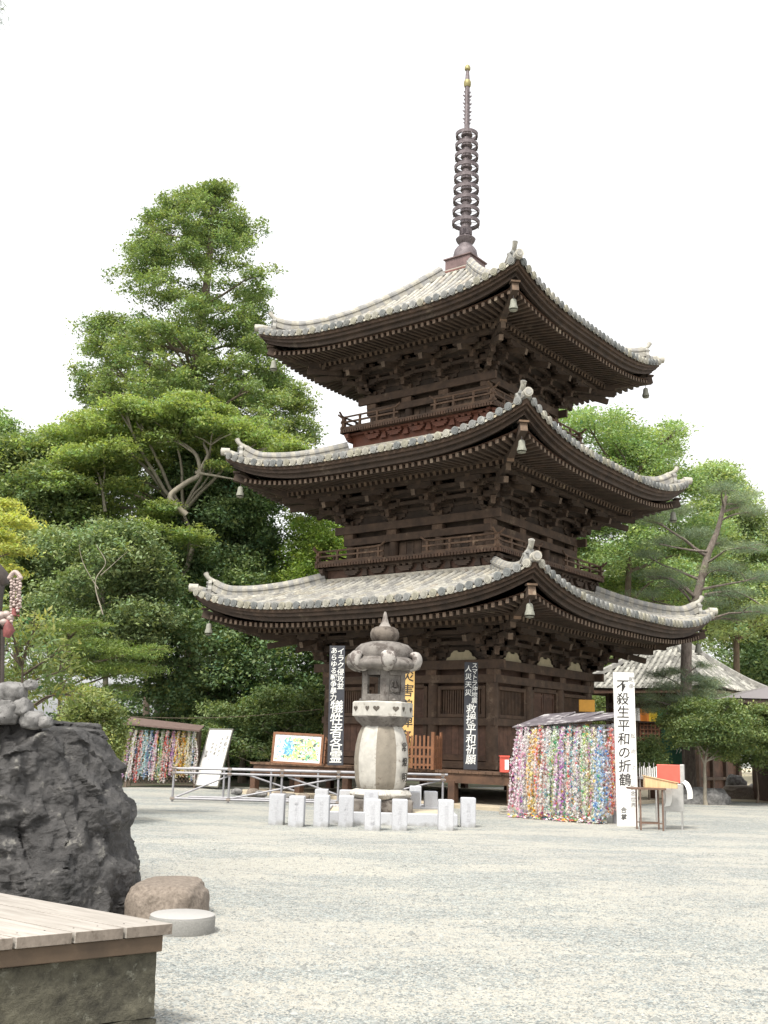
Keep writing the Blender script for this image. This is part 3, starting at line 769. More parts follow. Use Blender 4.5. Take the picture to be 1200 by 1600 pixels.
def tree(name, label, cat, blobs, trunk, lm, nspray, per, ss, size, r0=.2, bark=None, nbranch=10, limbs=(), group=None, asp=.5, upbias=.6, flat=.55, low=-.75, shell=(.30, 1.25), hue=.10, extra=None, wob=.05):
    """blobs: (x, y, z, rx, ry, rz) world; trunk: world points from the ground up; limbs: (points, radius)"""
    base = Vector(trunk[0]); root = empty(name, base); tag(root, label, cat, group)
    mb = MB(); tp_ = smooth_path([Vector(p) for p in trunk], 5, wob); tp_[0] = Vector(trunk[0])
    nn = len(tp_); mb.tube([p - base for p in tp_], [r0 * (1 - .75 * i / (nn - 1)) * (1.25 if i == 0 else 1) for i in range(nn)], 9)
    mb.build('trunk', bark or BARK, root, smooth=60)
    lb = MB(); cnt = 0
    for pts, r in limbs:
        q = smooth_path([Vector(p) for p in pts], 6, .04); m_ = len(q); lb.tube([p - base for p in q], [r * (1 - .7 * i / (m_ - 1)) for i in range(m_)], 7); cnt += 1
    B = list(blobs); pick = random.sample(B, min(nbranch, len(B)))
    for b_ in pick:
        c = Vector(b_[:3]); cand = [p for p in tp_ if p.z < c.z - .1] or [tp_[0]]
        s_ = min(cand, key=lambda p: (p - c).length + .5 * abs(c.z - p.z - .4 * (c - p).length))
        m_ = s_.lerp(c, .5) + Vector((random.uniform(-.2, .2), random.uniform(-.2, .2), random.uniform(.0, .4))) * (c - s_).length * .35
        q = smooth_path([s_, m_, c], 4, .08); L_ = (c - s_).length
        rr = min(r0 * .5, .02 + L_ * .018); lb.tube([p - base for p in q], [rr * (1 - .75 * i / (len(q) - 1)) for i in range(len(q))], 6); cnt += 1
        for t in range(3):
            e = c + Vector([random.uniform(-1, 1) * b_[3 + i] * .9 for i in range(3)]); lb.tube([q[-3] - base, (q[-3].lerp(e, .5) + Vector((0, 0, .05))) - base, e - base], [rr * .4, rr * .3, rr * .12], 5)
    if cnt: lb.build('limbs', bark or BARK, root, smooth=60)
    V, Fc, T = spray_leaves(blobs, nspray, per, ss, size, asp, upbias, flat, shell, low, hue)
    if extra is not None:
        V2, F2, T2 = extra; F2 = F2 + len(V); V = np.concatenate([V, V2]); Fc = np.concatenate([Fc, F2]); T = np.concatenate([T, T2])
    mesh_np('crown', V - np.array(base), Fc, T, lm, root)
    return root
def bp(px, py, Y, rpx, rz=None, ry=None, jy=0.0):
    Y2 = Y + (random.uniform(-jy, jy) if jy else 0)
    p = at(px, py, Y2); k = Y2 / F
    return (p.x, p.y, p.z, rpx * k, (ry or rpx) * k, (rz or rpx) * k)
def fill(outline, Y, r, jy, n, rzf=.6, inset=.8):
    """blobs inside a silhouette given as rows (py, xl, xr), spread in depth in proportion to the width"""
    out = []; ys = [o[0] for o in outline]
    for _ in range(n):
        y = random.uniform(ys[0], ys[-1])
        for i in range(len(ys) - 1):
            if ys[i] <= y <= ys[i + 1]:
                t = (y - ys[i]) / (ys[i + 1] - ys[i]); xl = outline[i][1] * (1 - t) + outline[i + 1][1] * t; xr = outline[i][2] * (1 - t) + outline[i + 1][2] * t; break
        rr = r * random.uniform(.7, 1.25); u = random.random()
        x = xl + rr * inset + (xr - xl - 2 * rr * inset) * u if xr - xl > 2 * rr * inset else (xl + xr) / 2
        wdt = (xr - xl) * Y / F / 2; dy = math.sqrt(max(0, 1 - (2 * u - 1) ** 2)) * min(jy, wdt) * random.uniform(-1, 1)
        out.append(bp(x, y, Y + dy, rr, rr * rzf))
    return out
LM_TALL = leafmat('cypress_leaf', (0.145, 0.199, 0.080), (0.275, 0.338, 0.150), .30, .35)
LM_MAPLE = leafmat('yellow_green_maple_leaf', (0.195, 0.250, 0.091), (0.304, 0.363, 0.144), .40, .3)
LM_DARK = leafmat('dark_evergreen_leaf', (0.096, 0.152, 0.068), (0.220, 0.295, 0.139), .22, .4)
LM_MID = leafmat('mid_green_leaf', (0.113, 0.157, 0.064), (0.222, 0.274, 0.118), .32, .4)
LM_GREY = leafmat('grey_green_leaf', (0.128, 0.178, 0.078), (0.247, 0.304, 0.147), .25, .5)
LM_FRESH = leafmat('fresh_green_leaf', (0.181, 0.254, 0.119), (0.287, 0.372, 0.182), .40, .35)
LM_CONI = leafmat('conifer_spray', (.095, .140, .035), (.165, .215, .060), .3, 1.5)
LM_GAP = leafmat('light_green_leaf', (.17, .24, .06), (.26, .34, .10), .4, .6)  # light green leaf colour of the tree in the gap
LM_LIME = leafmat('lime_leaf', (0.304, 0.341, 0.102), (0.448, 0.450, 0.151), .42, .5)
LM_MID2 = leafmat('soft_green_leaf', (0.212, 0.274, 0.138), (0.348, 0.419, 0.222), .35, .35)
LM_PINE = leafmat('pine_needle', (0.120, 0.166, 0.099), (0.215, 0.265, 0.167), .20, .6)
LM_NAND = leafmat('glossy_shrub_leaf', (0.136, 0.174, 0.066), (0.261, 0.293, 0.121), .35, 2.0)

def G(px, Y): p = at(px, 1180, Y); return Vector((p.x, Y, 0))
# tall tree behind, left of the pagoda
ol = [(292, 300, 372), (330, 225, 385), (370, 205, 405), (430, 168, 432), (480, 190, 428), (505, 122, 425), (570, 112, 440), (620, 110, 492), (700, 120, 500), (760, 90, 520)]
bl = fill(ol, 50, 19, 5.5, 420, .55) + fill([(500, 125, 425), (570, 115, 440), (620, 112, 490), (700, 120, 500)], 50, 20, 5, 200, .55) + [bp(345, 300, 50, 24, 16), bp(306, 305, 50, 20, 14), bp(180, 432, 50, 18, 10), bp(425, 425, 50, 16, 10), bp(405, 355, 50, 18, 12), bp(470, 615, 50, 26, 12), bp(480, 680, 50, 24, 14), bp(135, 510, 50, 24, 14), bp(258, 315, 50, 12, 8)]
tree('tall_cypress_tree', 'tallest tree left of the pagoda, pointed green crown rising against the white sky', 'tree', bl, [G(300, 50), at(300, 900, 50), at(305, 600, 50), at(325, 420, 50), at(335, 310, 50)], LM_TALL, 18500, 14, .15, .072, r0=.42, nbranch=60, bark=BARK, group=None, flat=.5)
# spreading maple with the crooked pale limb
bl = []
for (x, y, r) in ((100, 690, 50), (150, 665, 55), (210, 655, 60), (280, 652, 60), (340, 665, 58), (390, 690, 45), (440, 700, 40), (75, 715, 40), (130, 720, 55), (190, 700, 60), (250, 690, 45), (60, 745, 40), (120, 760, 45), (170, 740, 50), (360, 690, 40), (300, 640, 50), (200, 640, 40), (250, 800, 40), (300, 840, 45), (240, 830, 50), (200, 770, 40), (90, 690, 40), (330, 650, 40), (380, 670, 30), (420, 705, 40), (460, 715, 26), (60, 700, 40), (100, 740, 45), (140, 790, 40), (320, 700, 40), (280, 670, 50), (230, 720, 36), (350, 720, 30), (70, 770, 36)):
    for _ in range(4): bl.append(bp(x + random.uniform(-16, 16), y + random.uniform(-9, 12), 42, r * .75, r * .36, jy=2.8))
k_ = 42
tree('spreading_maple', 'broad yellow-green maple with a crooked pale limb, spread in front of the tall pointed tree', 'tree', bl, [G(250, k_), at(255, 1000, k_), at(300, 860, k_), at(285, 800, k_)],
     LM_MAPLE, 14000, 14, .16, .066, r0=.20, bark=BARKG, nbranch=12, flat=.28, low=-.2,
     limbs=[([at(290, 805, 40.6), at(266, 778, 40.4), at(290, 755, 40.4), at(312, 740, 40.4), at(306, 712, 40.4), at(285, 692, 40.6), at(250, 682, 40.8), at(215, 680, 41)], .13),
            ([at(310, 738, 40.4), at(324, 712, 40.4), at(318, 690, 40.6), at(330, 672, 40.8)], .09), ([at(306, 738, 40.4), at(335, 742, 40.2), at(372, 750, 40)], .07),
            ([at(300, 706, 40.4), at(275, 690, 40.2), at(245, 692, 40)], .05), ([at(165, 800, 40.6), at(155, 745, 40.6), at(135, 715, 40.8)], .07), ([at(160, 770, 40.6), at(163, 735, 40.6), at(160, 705, 40.6)], .05)])
# dark evergreen right of it, down to the eave of the lowest roof
tree('dark_evergreen_tree', 'very dark evergreen tree filling the gap between the maple and the pagoda eaves', 'tree', fill([(700, 260, 430), (780, 240, 455), (880, 250, 440), (960, 240, 440), (1010, 260, 420)], 44, 34, 3, 130, .6), [G(350, 44), at(350, 1000, 44), at(355, 760, 44)], LM_DARK, 12500, 15, .2, .075, r0=.3, nbranch=14, group='dark evergreens behind the pagoda')
tree('light_green_tree', 'light green tree far back in the gap under the middle roof, left of the pagoda', 'tree', fill([(775, 470, 570), (815, 440, 590), (900, 420, 590), (960, 380, 590)], 43, 22, 2, 130, .6), [G(500, 43), at(500, 900, 43)], LM_GAP, 7000, 14, .15, .06, r0=.25, nbranch=8)
tree('grey_green_tree', 'grey-green broadleaf tree with bare pale twigs showing, below the maple', 'tree', fill([(830, 60, 250), (900, 30, 280), (980, 40, 270), (1050, 90, 250)], 37, 34, 2.5, 100, .55), [G(165, 37), at(165, 1000, 37), at(160, 900, 37)], LM_GREY, 7500, 14, .17, .07, r0=.13, nbranch=16, bark=BARKG,
     limbs=[([at(160, 960, 34.4), at(150, 910, 34.4), at(165, 880, 34.4), at(150, 850, 34.6)], .024), ([at(158, 900, 34.4), at(180, 880, 34.3), at(200, 862, 34.4)], .016), ([at(155, 920, 34.4), at(130, 880, 34.4), at(125, 850, 34.4)], .016)])
tree('broadleaf_tree', 'mid-green tree at the left edge of the photo behind the grey-green one', 'tree', fill([(700, -60, 110), (800, -60, 160), (900, -60, 150), (1000, -60, 120)], 41, 40, 3, 110, .55), [G(30, 41), at(30, 800, 41)], LM_MID, 7500, 15, .2, .08, r0=.25, nbranch=10)
tree('pale_far_tree', 'pale green tree furthest left, its rounded top just entering the photo', 'tree', fill([(655, -60, 15), (700, -60, 40), (800, -60, 50), (860, -60, 60)], 55, 26, 3, 40, .6), [G(-10, 55), at(-10, 800, 55)], LM_FRESH, 2200, 15, .2, .085, r0=.25, nbranch=6)
tree('maple_sapling', 'lime yellow maple branches reaching in from the left edge of the photo', 'tree', [bp(x, y, 20, r, r * .28, jy=.8) for (x, y, r) in ((0, 790, 30), (20, 815, 30), (-10, 840, 34), (25, 860, 28), (-20, 880, 30), (10, 895, 26), (-30, 800, 30))], [G(-60, 20), at(-60, 950, 20), at(-30, 830, 20)], LM_LIME, 900, 14, .09, .038, r0=.06, nbranch=7, flat=.3)
tree('bushy_tree', 'dark leafy tree behind the white notice board and the left crane rack', 'tree', fill([(960, 210, 560), (1040, 180, 560), (1100, 190, 560), (1180, 200, 560)], 40, 36, 1.5, 120, .6), [G(380, 40), at(385, 1080, 40), at(390, 980, 40)], LM_DARK, 7000, 15, .17, .075, r0=.14, nbranch=16, group='dark evergreens behind the pagoda', hue=.14)
tree('camellia_bush', 'small-leaved bush behind the picture board on the pagoda veranda', 'bush', fill([(1085, 330, 520), (1130, 300, 530), (1185, 300, 530)], 36.8, 22, .8, 60, .6), [G(430, 36.8), at(440, 1170, 36.8), at(450, 1110, 36.8)], LM_MID, 2800, 14, .11, .05, r0=.05, nbranch=18, bark=BARKG)
tree('undergrowth_tree', 'mid-green leafy tree seen through the limbs of the spreading maple', 'tree', fill([(700, 90, 430), (780, 60, 440), (880, 60, 420)], 53, 30, 2.5, 110, .6), [G(230, 53), at(230, 1000, 53), at(240, 800, 53)], LM_MID, 7500, 14, .22, .085, r0=.2, nbranch=8)
tree('feathery_conifer', 'conifer with feathery yellow-green sprays above the left crane rack', 'tree', [bp(x, y, 22, r, r * .2, jy=.6) for (x, y, r) in ((150, 1010, 50), (200, 1022, 45), (235, 1015, 30), (130, 1045, 50), (180, 1050, 50), (220, 1045, 35), (110, 1080, 50), (160, 1085, 45), (100, 985, 40), (140, 975, 30), (60, 1000, 40), (60, 1050, 40), (190, 1075, 30), (90, 1020, 40))], [G(90, 22), at(95, 1080, 22), at(110, 970, 22)], LM_CONI, 1900, 16, .09, .036, r0=.06, nbranch=14, asp=.22, flat=.25)
tree('round_leaf_bush', 'yellow-green small-leaved bush close beside the left crane rack', 'bush', fill([(1090, 100, 180), (1130, 90, 197), (1180, 100, 190), (1200, 110, 180)], 20, 24, .7, 40, .7), [G(150, 20), at(150, 1150, 20)], LM_NAND, 1900, 14, .07, .03, r0=.04, nbranch=10)
# near glossy shrub behind the dark rock: long pointed leaves
tree('nandina_shrub', 'near shrub with long pointed glossy leaves rising behind the big dark rock', 'bush', [bp(x, y, 11.5, r, r * .75, jy=.5) for (x, y, r) in ((10, 1010, 50), (50, 1000, 40), (60, 1050, 45), (20, 1070, 50), (90, 1080, 38), (0, 960, 40), (110, 1040, 25), (115, 1085, 22), (85, 1020, 30), (60, 975, 25))], [G(30, 11.5), at(30, 1150, 11.5), at(35, 1040, 11.5)], LM_NAND, 330, 11, .075, .036, r0=.035, nbranch=10, asp=.30, upbias=.25, flat=.8, hue=.18)
# twig in the top left corner belongs to a pine standing left of the photographer
tree('leaning_pine', 'pine whose needle tuft just enters the top left corner of the photo', 'tree', [bp(-30, 0, 9, 26, 14), bp(-22, 22, 9, 20, 10), bp(-60, -20, 9, 40, 20), bp(-110, 10, 9, 50, 24)], [Vector((-4.6, 8.6, 0)), Vector((-4.5, 8.8, 3)), Vector((-4.6, 9, 5.4)), at(-110, 10, 9)], LM_PINE, 300, 26, .055, .042, r0=.12, nbranch=4, bark=BARKP, asp=.07, upbias=0, flat=.8,
     limbs=[([at(-110, 10, 9), at(-60, 0, 9), at(-14, 14, 9)], .03)])
# right side
tree('green_maple', 'fresh green tree behind the right side of the pagoda, layered against the sky', 'tree', [bp(x + random.uniform(-14, 14), y + random.uniform(-12, 12), 50, r * .8, r * .5, jy=3) for (x, y, r) in ((880, 655, 28), (915, 665, 35), (960, 660, 30), (1000, 680, 40), (1050, 680, 28), (1020, 700, 40), (960, 695, 40), (1060, 705, 24), (990, 720, 45), (1040, 740, 40), (940, 730, 40), (1070, 760, 40), (1000, 760, 50), (900, 800, 40), (930, 830, 45), (980, 800, 50), (1040, 800, 50), (900, 860, 40), (950, 880, 45), (1000, 850, 50), (1060, 850, 50), (1000, 910, 45), (1050, 900, 45), (940, 920, 40), (1100, 820, 40), (1100, 870, 40), (880, 700, 40), (860, 740, 40), (880, 830, 40), (1020, 940, 40), (1080, 930, 40)) for _ in (0, 1, 2)], [G(980, 50), at(980, 1000, 50), at(985, 760, 50)], LM_FRESH, 10500, 14, .22, .07, r0=.3, nbranch=20, flat=.5)
tree('broad_green_tree', 'taller green tree at the right edge of the photo, thin at its top', 'tree', fill([(740, 1085, 1150), (790, 1070, 1195), (860, 1080, 1215), (940, 1060, 1260), (1000, 1080, 1280)], 56, 27, 4, 130, .6), [G(1150, 56), at(1150, 950, 56), at(1140, 780, 56)], LM_MID2, 9000, 14, .22, .08, r0=.22, nbranch=20, flat=.5)
tree('dark_far_tree', 'dark green tree at the right edge behind the small hall roof', 'tree', fill([(850, 1150, 1300), (920, 1130, 1300), (1020, 1110, 1300), (1110, 1100, 1300)], 66, 40, 3, 70, .6), [G(1200, 66), at(1200, 950, 66)], LM_DARK, 6500, 15, .26, .11, r0=.3, nbranch=6)
tree('hall_side_tree', 'mid-green tree between the pagoda roof tips and the small hall', 'tree', fill([(860, 880, 1090), (960, 880, 1120), (1050, 880, 1120), (1190, 880, 1120)], 62, 34, 3, 110, .6), [G(980, 62), at(980, 950, 62)], LM_MID2, 7500, 15, .24, .10, r0=.3, nbranch=6)
pb = [(1130, 765, 30, 10), (1165, 775, 28, 9), (1175, 800, 25, 9), (1150, 790, 30, 9), (1060, 800, 30, 9), (1025, 815, 30, 9), (1090, 835, 34, 10), (1040, 850, 38, 11), (1010, 868, 30, 9), (1120, 850, 30, 10), (1165, 858, 36, 10), (1030, 900, 40, 11), (1060, 915, 36, 10), (1125, 890, 40, 11), (1185, 905, 40, 12), (1150, 930, 40, 12), (1110, 945, 34, 10), (1010, 930, 30, 9), (1190, 955, 34, 11), (1145, 965, 36, 11)]
tree('pine_tree', 'leaning red-barked pine in front of the small hall, right of the pagoda', 'tree', [bp(x, y, 37, r, rz, jy=1.6) for (x, y, r, rz) in pb for _ in (0, 1)], [G(1077, 37), at(1074, 1120, 37), at(1073, 1000, 37), at(1088, 935, 37), at(1105, 870, 37), at(1122, 825, 37), at(1135, 775, 37)], LM_PINE, 1500, 34, .16, .085, r0=.24, bark=BARKP, nbranch=22, asp=.055, upbias=.1, flat=.4, low=-.1, wob=.02, shell=(.1, 1),
     limbs=[([at(1088, 935, 37), at(1050, 905, 36.5), at(1010, 900, 36)], .06), ([at(1110, 862, 37), at(1070, 858, 36.6), at(1030, 850, 36)], .05), ([at(1100, 930, 37), at(1150, 925, 36.5), at(1195, 950, 36)], .06), ([at(1075, 1060, 37), at(1110, 1068, 36), at(1150, 1078, 35.5)], .05)])
tree('young_pine', 'low pine boughs against the grey hall roof, beside the pine trunk', 'tree', [bp(x, y, 35, r, r * .3, jy=.8) for (x, y, r) in ((1040, 1075, 30), (1010, 1092, 26), (1060, 1095, 32), (1100, 1085, 34), (1135, 1092, 26), (1085, 1060, 24), (1110, 1068, 28), (1030, 1055, 22), (1098, 1040, 18), (1020, 1110, 24), (1050, 1050, 20)) for _ in (0, 1)], [G(1068, 35), at(1066, 1150, 35), at(1070, 1060, 35)], LM_PINE, 800, 30, .12, .07, r0=.07, bark=BARKP, nbranch=11, asp=.06, upbias=.1, flat=.5, shell=(.1, 1))
tree('garden_tree', 'low broad-headed garden tree with forked trunk beside the rocks at the right', 'tree', [bp(x, y, 33, r, r * .42, jy=.8) for (x, y, r) in ((1045, 1128, 18), (1188, 1150, 18), (1165, 1172, 20), (1135, 1182, 18), (1070, 1160, 20), (1050, 1150, 14), (1185, 1108, 16), (1140, 1100, 14), (1085, 1098, 12), (1060, 1118, 26), (1090, 1110, 32), (1125, 1112, 34), (1080, 1150, 26), (1120, 1170, 24), (1150, 1165, 28), (1155, 1122, 28), (1075, 1135, 26), (1110, 1132, 34), (1145, 1142, 30), (1055, 1135, 20), (1170, 1140, 18), (1130, 1155, 26), (1175, 1128, 14))], [G(1100, 33), at(1102, 1195, 33), at(1108, 1165, 33), at(1115, 1135, 33)], LM_MID, 3800, 12, .10, .042, r0=.06, bark=BARKG, nbranch=9, limbs=[([at(1102, 1195, 33), at(1090, 1165, 33), at(1080, 1135, 33)], .03), ([at(1103, 1190, 33), at(1130, 1165, 33), at(1150, 1140, 33)], .028)])
tree('azalea_bush', 'rounded bush at the right edge behind the garden rocks', 'bush', fill([(1125, 1140, 1230), (1160, 1125, 1240), (1200, 1135, 1240)], 35, 24, 1, 40, .7), [G(1180, 35), at(1180, 1180, 35)], LM_MID, 2000, 13, .1, .045, r0=.04, nbranch=8)
tree('clipped_bush', 'clipped green bush between the white sign and the green screen', 'bush', fill([(1160, 1000, 1035), (1180, 985, 1045), (1205, 985, 1045)], 33, 14, .5, 26, .8), [G(1012, 33), at(1012, 1190, 33)], LM_MID, 1300, 12, .07, .035, r0=.03, nbranch=5)
# far wood that reads as one mass
def wood(name, rows, Y, lm, n, r=50, **k):
    B = fill(rows, Y, r, 5, n, .7); V, Fc, T = spray_leaves(B, n * 60, 12, .35, .15); return tag(mesh_np(name, V, Fc, T, lm, None), kind='stuff')
wood('far_wood', [(880, -250, 560), (1000, -250, 900), (1200, -250, 900)], 68, LM_DARK, 120)
wood('far_hillside_wood', [(900, 1080, 1500), (1040, 880, 1500), (1200, 880, 1500)], 78, LM_MID, 90)
wood('ground_cover', [(1135, -120, 540), (1205, -120, 560)], 46, LM_DARK, 70, 30)
# ------------------------------------------------------------------ writing
def text_mesh(body, size, ext=.003, align='CENTER', shear=0.0, lh=1.0, wx=1.0):
    cu = bpy.data.curves.new('txt', 'FONT'); cu.body = body; cu.size = size; cu.align_x = align; cu.align_y = 'CENTER'; cu.extrude = ext; cu.space_line = lh; cu.resolution_u = 2; cu.shear = shear; cu.offset = size * .008
    o = bpy.data.objects.new('txt', cu); COL.objects.link(o)
    me = bpy.data.meshes.new_from_object(o); bpy.data.objects.remove(o)
    n = len(me.polygons); a = me.attributes.new('tint', 'FLOAT_COLOR', 'FACE'); a.data.foreach_set('color', np.ones(n * 4, dtype=np.float32))
    if wx != 1: me.transform(Matrix.Diagonal((wx, 1, 1, 1)))
    return me
def letters(parent, body, size, m, pos, rot=(PI / 2, 0, 0), lh=1.0, shear=.08, wx=1.0):
    """vertical writing: one character per line, facing -y of the parent"""
    me = text_mesh('\n'.join(body), size, lh=lh, shear=shear, wx=wx); me.materials.clear(); me.materials.append(m)
    o = bpy.data.objects.new('lettering', me); COL.objects.link(o); o.parent = parent; o.location = pos; o.rotation_euler = rot
    return o
INKW = mat('white_paint', (.72, .72, .68), .1, 20, .8, 0)
INKB = mat('black_ink', (.025, .022, .02), .2, 20, .8, 0)
BOARDK = mat('black_board', (.035, .037, .045), .25, 3, .7, .1)
BOARDW = mat('white_board_paint', (.74, .73, .70), .06, 3, .6, .05, spots=((.60, .58, .53), 3, .66))
BOARDY = mat('yellow_wood_board', (.62, .40, .14), .2, 3, .7, .15, stretch=(4, 4, .5))
PIPE = mat('galvanised_pipe', (.29, .285, .30), .15, 9, .5, .1, metal=.35, spots=((.27, .20, .14), 6, .66))
GRAN = mat('pale_granite', (.43, .435, .455), .12, 60, .85, .25, spots=((.31, .31, .32), 7, .60))
STONE = mat('lantern_stone', (.12, .105, .095), .28, 5, .9, .7, col2=(.22, .20, .18), spots=((.075, .062, .054), 4.4, .53))
STONEL = mat('pale_lantern_stone', (.42, .40, .36), .18, 6, .9, .6, spots=((.21, .18, .15), 5.5, .58))
REDWOOD = mat('orange_brown_wood', (.19, .080, .035), .3, 5, .65, .2)
STEEL = mat('brushed_steel', (.45, .44, .42), .12, 14, .42, .08, metal=.5)
RED = mat('red_panel', (.60, .10, .07), .1, 5, .5, .05)
PAPER = mat('white_paper', (.78, .77, .74), .06, 8, .8, .1)
LWOOD = mat('light_wood', (.55, .38, .20), .2, 4, .65, .15, stretch=(6, 1, 1))
RUST = mat('rusty_iron', (.14, .085, .06), .35, 10, .75, .3)

def sign_board(name, label, pxb, pyb, pxt, pyt, Y, wpx, m, th=.04, lean=0.0, zb=None, cat='sign board', yaw=0.0):
    """upright board: foot centre and top centre as they stand at distance Y"""
    pb_ = at(pxb, pyb, Y); pt = at(pxt, pyt, Y)
    if zb is not None: pb_.z = zb
    H_ = pt.z - pb_.z; W_ = wpx * Y / F
    root = empty(name, pb_, yaw); tag(root, label, cat)
    tilt = math.atan2(pt.x - pb_.x, H_); root.rotation_euler = (-lean, tilt, yaw)
    mb = MB(); mb.box((0, 0, H_ / 2), (W_, th, H_)); mb.build('board', m, root, bevel=.006)
    return root, W_, H_, th
def grime(m, h, col):
    t = m.node_tree; N = t.nodes; L = t.links; bs = N['Principled BSDF']; src = bs.inputs['Base Color'].links[0].from_socket
    tc = N.new('ShaderNodeTexCoord'); sp = N.new('ShaderNodeSeparateXYZ'); L.new(tc.outputs['Object'], sp.inputs[0]); n = N.new('ShaderNodeTexNoise'); n.inputs['Scale'].default_value = 9; n.inputs['Detail'].default_value = 6; L.new(tc.outputs['Object'], n.inputs['Vector'])
    a = N.new('ShaderNodeMath'); a.operation = 'MULTIPLY_ADD'; L.new(n.outputs['Fac'], a.inputs[0]); a.inputs[1].default_value = -h * 3.2; L.new(sp.outputs['Z'], a.inputs[2])
    mr = N.new('ShaderNodeMapRange'); mr.inputs[1].default_value = -h * 1.9; mr.inputs[2].default_value = -h * .5; mr.inputs[3].default_value = .75; mr.inputs[4].default_value = 0; L.new(a.outputs[0], mr.inputs[0])
    x = N.new('ShaderNodeMix'); x.data_type = 'RGBA'; L.new(mr.outputs[0], x.inputs[0]); L.new(src, x.inputs[6]); x.inputs[7].default_value = (*col, 1); L.new(x.outputs[2], bs.inputs['Base Color'])
grime(GRAN, .07, (.17, .165, .14))
root, W_, H_, th = sign_board('sign_board', 'black board with white brushed writing at the far left of the pagoda veranda', 524, 1194, 527, 1008, 28.9, 24, BOARDK, lean=.05, zb=.94)
letters(root, 'イラク侵攻並', H_ * .062, INKW, (W_ * .22, -th / 2 - .002, H_ * .80), lh=.95)
letters(root, 'あらゆる戦争暴力', H_ * .058, INKW, (-W_ * .22, -th / 2 - .002, H_ * .755), lh=.98)
letters(root, '犠牲者各霊', H_ * .112, INKW, (0, -th / 2 - .002, H_ * .27), lh=.92)
root, W_, H_, th = sign_board('sign_board', 'yellow wooden board with black brushed writing, half hidden behind the stone lantern', 630, 1192, 634, 1040, 28.6, 29, BOARDY, lean=.05, zb=.94)
letters(root, '災害追悼各霊', H_ * .135, INKB, (W_ * .10, -th / 2 - .002, H_ * .52), lh=1.12)
root, W_, H_, th = sign_board('sign_board', 'black board with white writing leaning on the veranda right of the wooden gate', 735, 1197, 737, 1034, 28.2, 21, BOARDK, lean=.05, zb=.94)
letters(root, 'スマトラ沖地震', H_ * .058, INKW, (W_ * .24, -th / 2 - .002, H_ * .80), lh=.95)
letters(root, '人災天災', H_ * .065, INKW, (-W_ * .22, -th / 2 - .002, H_ * .82), lh=1.15)
letters(root, '救援平和祈願', H_ * .098, INKW, (0, -th / 2 - .002, H_ * .32), lh=.95)
root, W_, H_, th = sign_board('sign_board', 'tall white board with large black brushed writing at the right end of the crane rack', 981, 1290, 974, 1051, 22.9, 32, BOARDW, th=.07, zb=0)
letters(root, '不殺生平和の折鶴', H_ * .086, INKB, (-W_ * .10, -th / 2 - .002, H_ * .60), lh=1.02)
INKG = mat('faded_ink', (.26, .25, .24), .2, 20, .8, 0)
letters(root, '戦争', H_ * .04, INKG, (W_ * .34, -th / 2 - .002, H_ * .93), lh=1.2)
letters(root, '起向上', H_ * .034, INKG, (W_ * .34, -th / 2 - .002, H_ * .48), lh=3.0)
letters(root, '祈念世界', H_ * .034, INKG, (W_ * .26, -th / 2 - .002, H_ * .19), lh=1.1)
letters(root, '合掌', H_ * .04, INKB, (-W_ * .2, -th / 2 - .002, H_ * .08), lh=1.1)

# white notice board leaning on its prop
nb = empty('notice_board', at(322, 1229, 34.6)); nb.location.z = .08
tag(nb, 'tilted white notice board with faint writing beside the left crane rack', 'notice board')
nw, nh = 1.02, 1.84; mb = MB(); mb.box((0, 0, nh / 2), (nw, .03, nh)); mb.build('board', BOARDW, nb)
mb = MB()
for sx in (-1, 1): mb.box((sx * nw / 2, 0, nh / 2), (.045, .05, nh + .04), tint=(.5, .5, .45))
for z in (0, nh): mb.box((0, 0, z), (nw - .05, .05, .045), tint=(.5, .5, .45))
mb.build('frame', STEEL, nb)
mb = MB(); mb.beam((.25, .05, nh * .9), (.25, .75, .25), .05, .05); mb.beam((-.25, .05, nh * .9), (-.25, .75, .25), .05, .05); mb.build('prop', BARK, nb)
letters(nb, '不殺生', .16, INKG, (.36, -.02, 1.35), lh=1.2)
for j, tx in enumerate(('平和を祈る', '千羽鶴', '世界の人々', '合掌')): letters(nb, tx, .11, INKG, (.16 - .17 * j, -.02, 1.25 - .08 * j), lh=1.15)
nb.rotation_euler = (-.30, 0, -.62)

# picture board on the veranda
pbd = empty('picture_board', at(463, 1189, 29.6)); pbd.location.z = .98; tag(pbd, 'framed board of blue, green and yellow paper scraps on the left end of the veranda', 'picture board')
pw, ph_ = 1.26, .72
mb = MB(); mb.box((0, 0, ph_ / 2), (pw, .03, ph_), tint=(1, 1, 1)); mb.build('board', BOARDW, pbd)
mb = MB()
for _ in range(900):
    x = random.uniform(-.5, .5); u = (x + .5); z = random.uniform(.1, .9)
    col = random.choice([(.15, .45, .6), (.1, .3, .5), (.35, .6, .7)] if (u < .4 and .25 < z < .8) else [(.45, .6, .2), (.8, .75, .25), (.1, .15, .12), (.75, .8, .5), (.2, .5, .3), (.85, .85, .8)])
    if u < .2 and random.random() < .75: continue
    s_ = random.uniform(.012, .045); a_ = random.uniform(0, 3); mb.box((x * pw * .92, -.018 - random.random() * .006, z * ph_), (s_ * 1.6, .004, s_), Matrix.Rotation(a_, 3, 'Y'), tint=col)
mb.build('collage', mat('coloured_scraps', (.95, .95, .95), .05, 5, .7, 0), pbd)
mb = MB()
for sx in (-1, 1): mb.box((sx * (pw / 2 + .03), 0, ph_ / 2), (.06, .07, ph_ + .1))
for z in (-.03, ph_ + .03): mb.box((0, 0, z), (pw, .07, .06))
mb.build('frame', REDWOOD, pbd)
mb = MB()
for j in range(5): mb.box((pw / 2 + .11, .05 + .09 * j, ph_ * .5), (.03, .03, ph_))
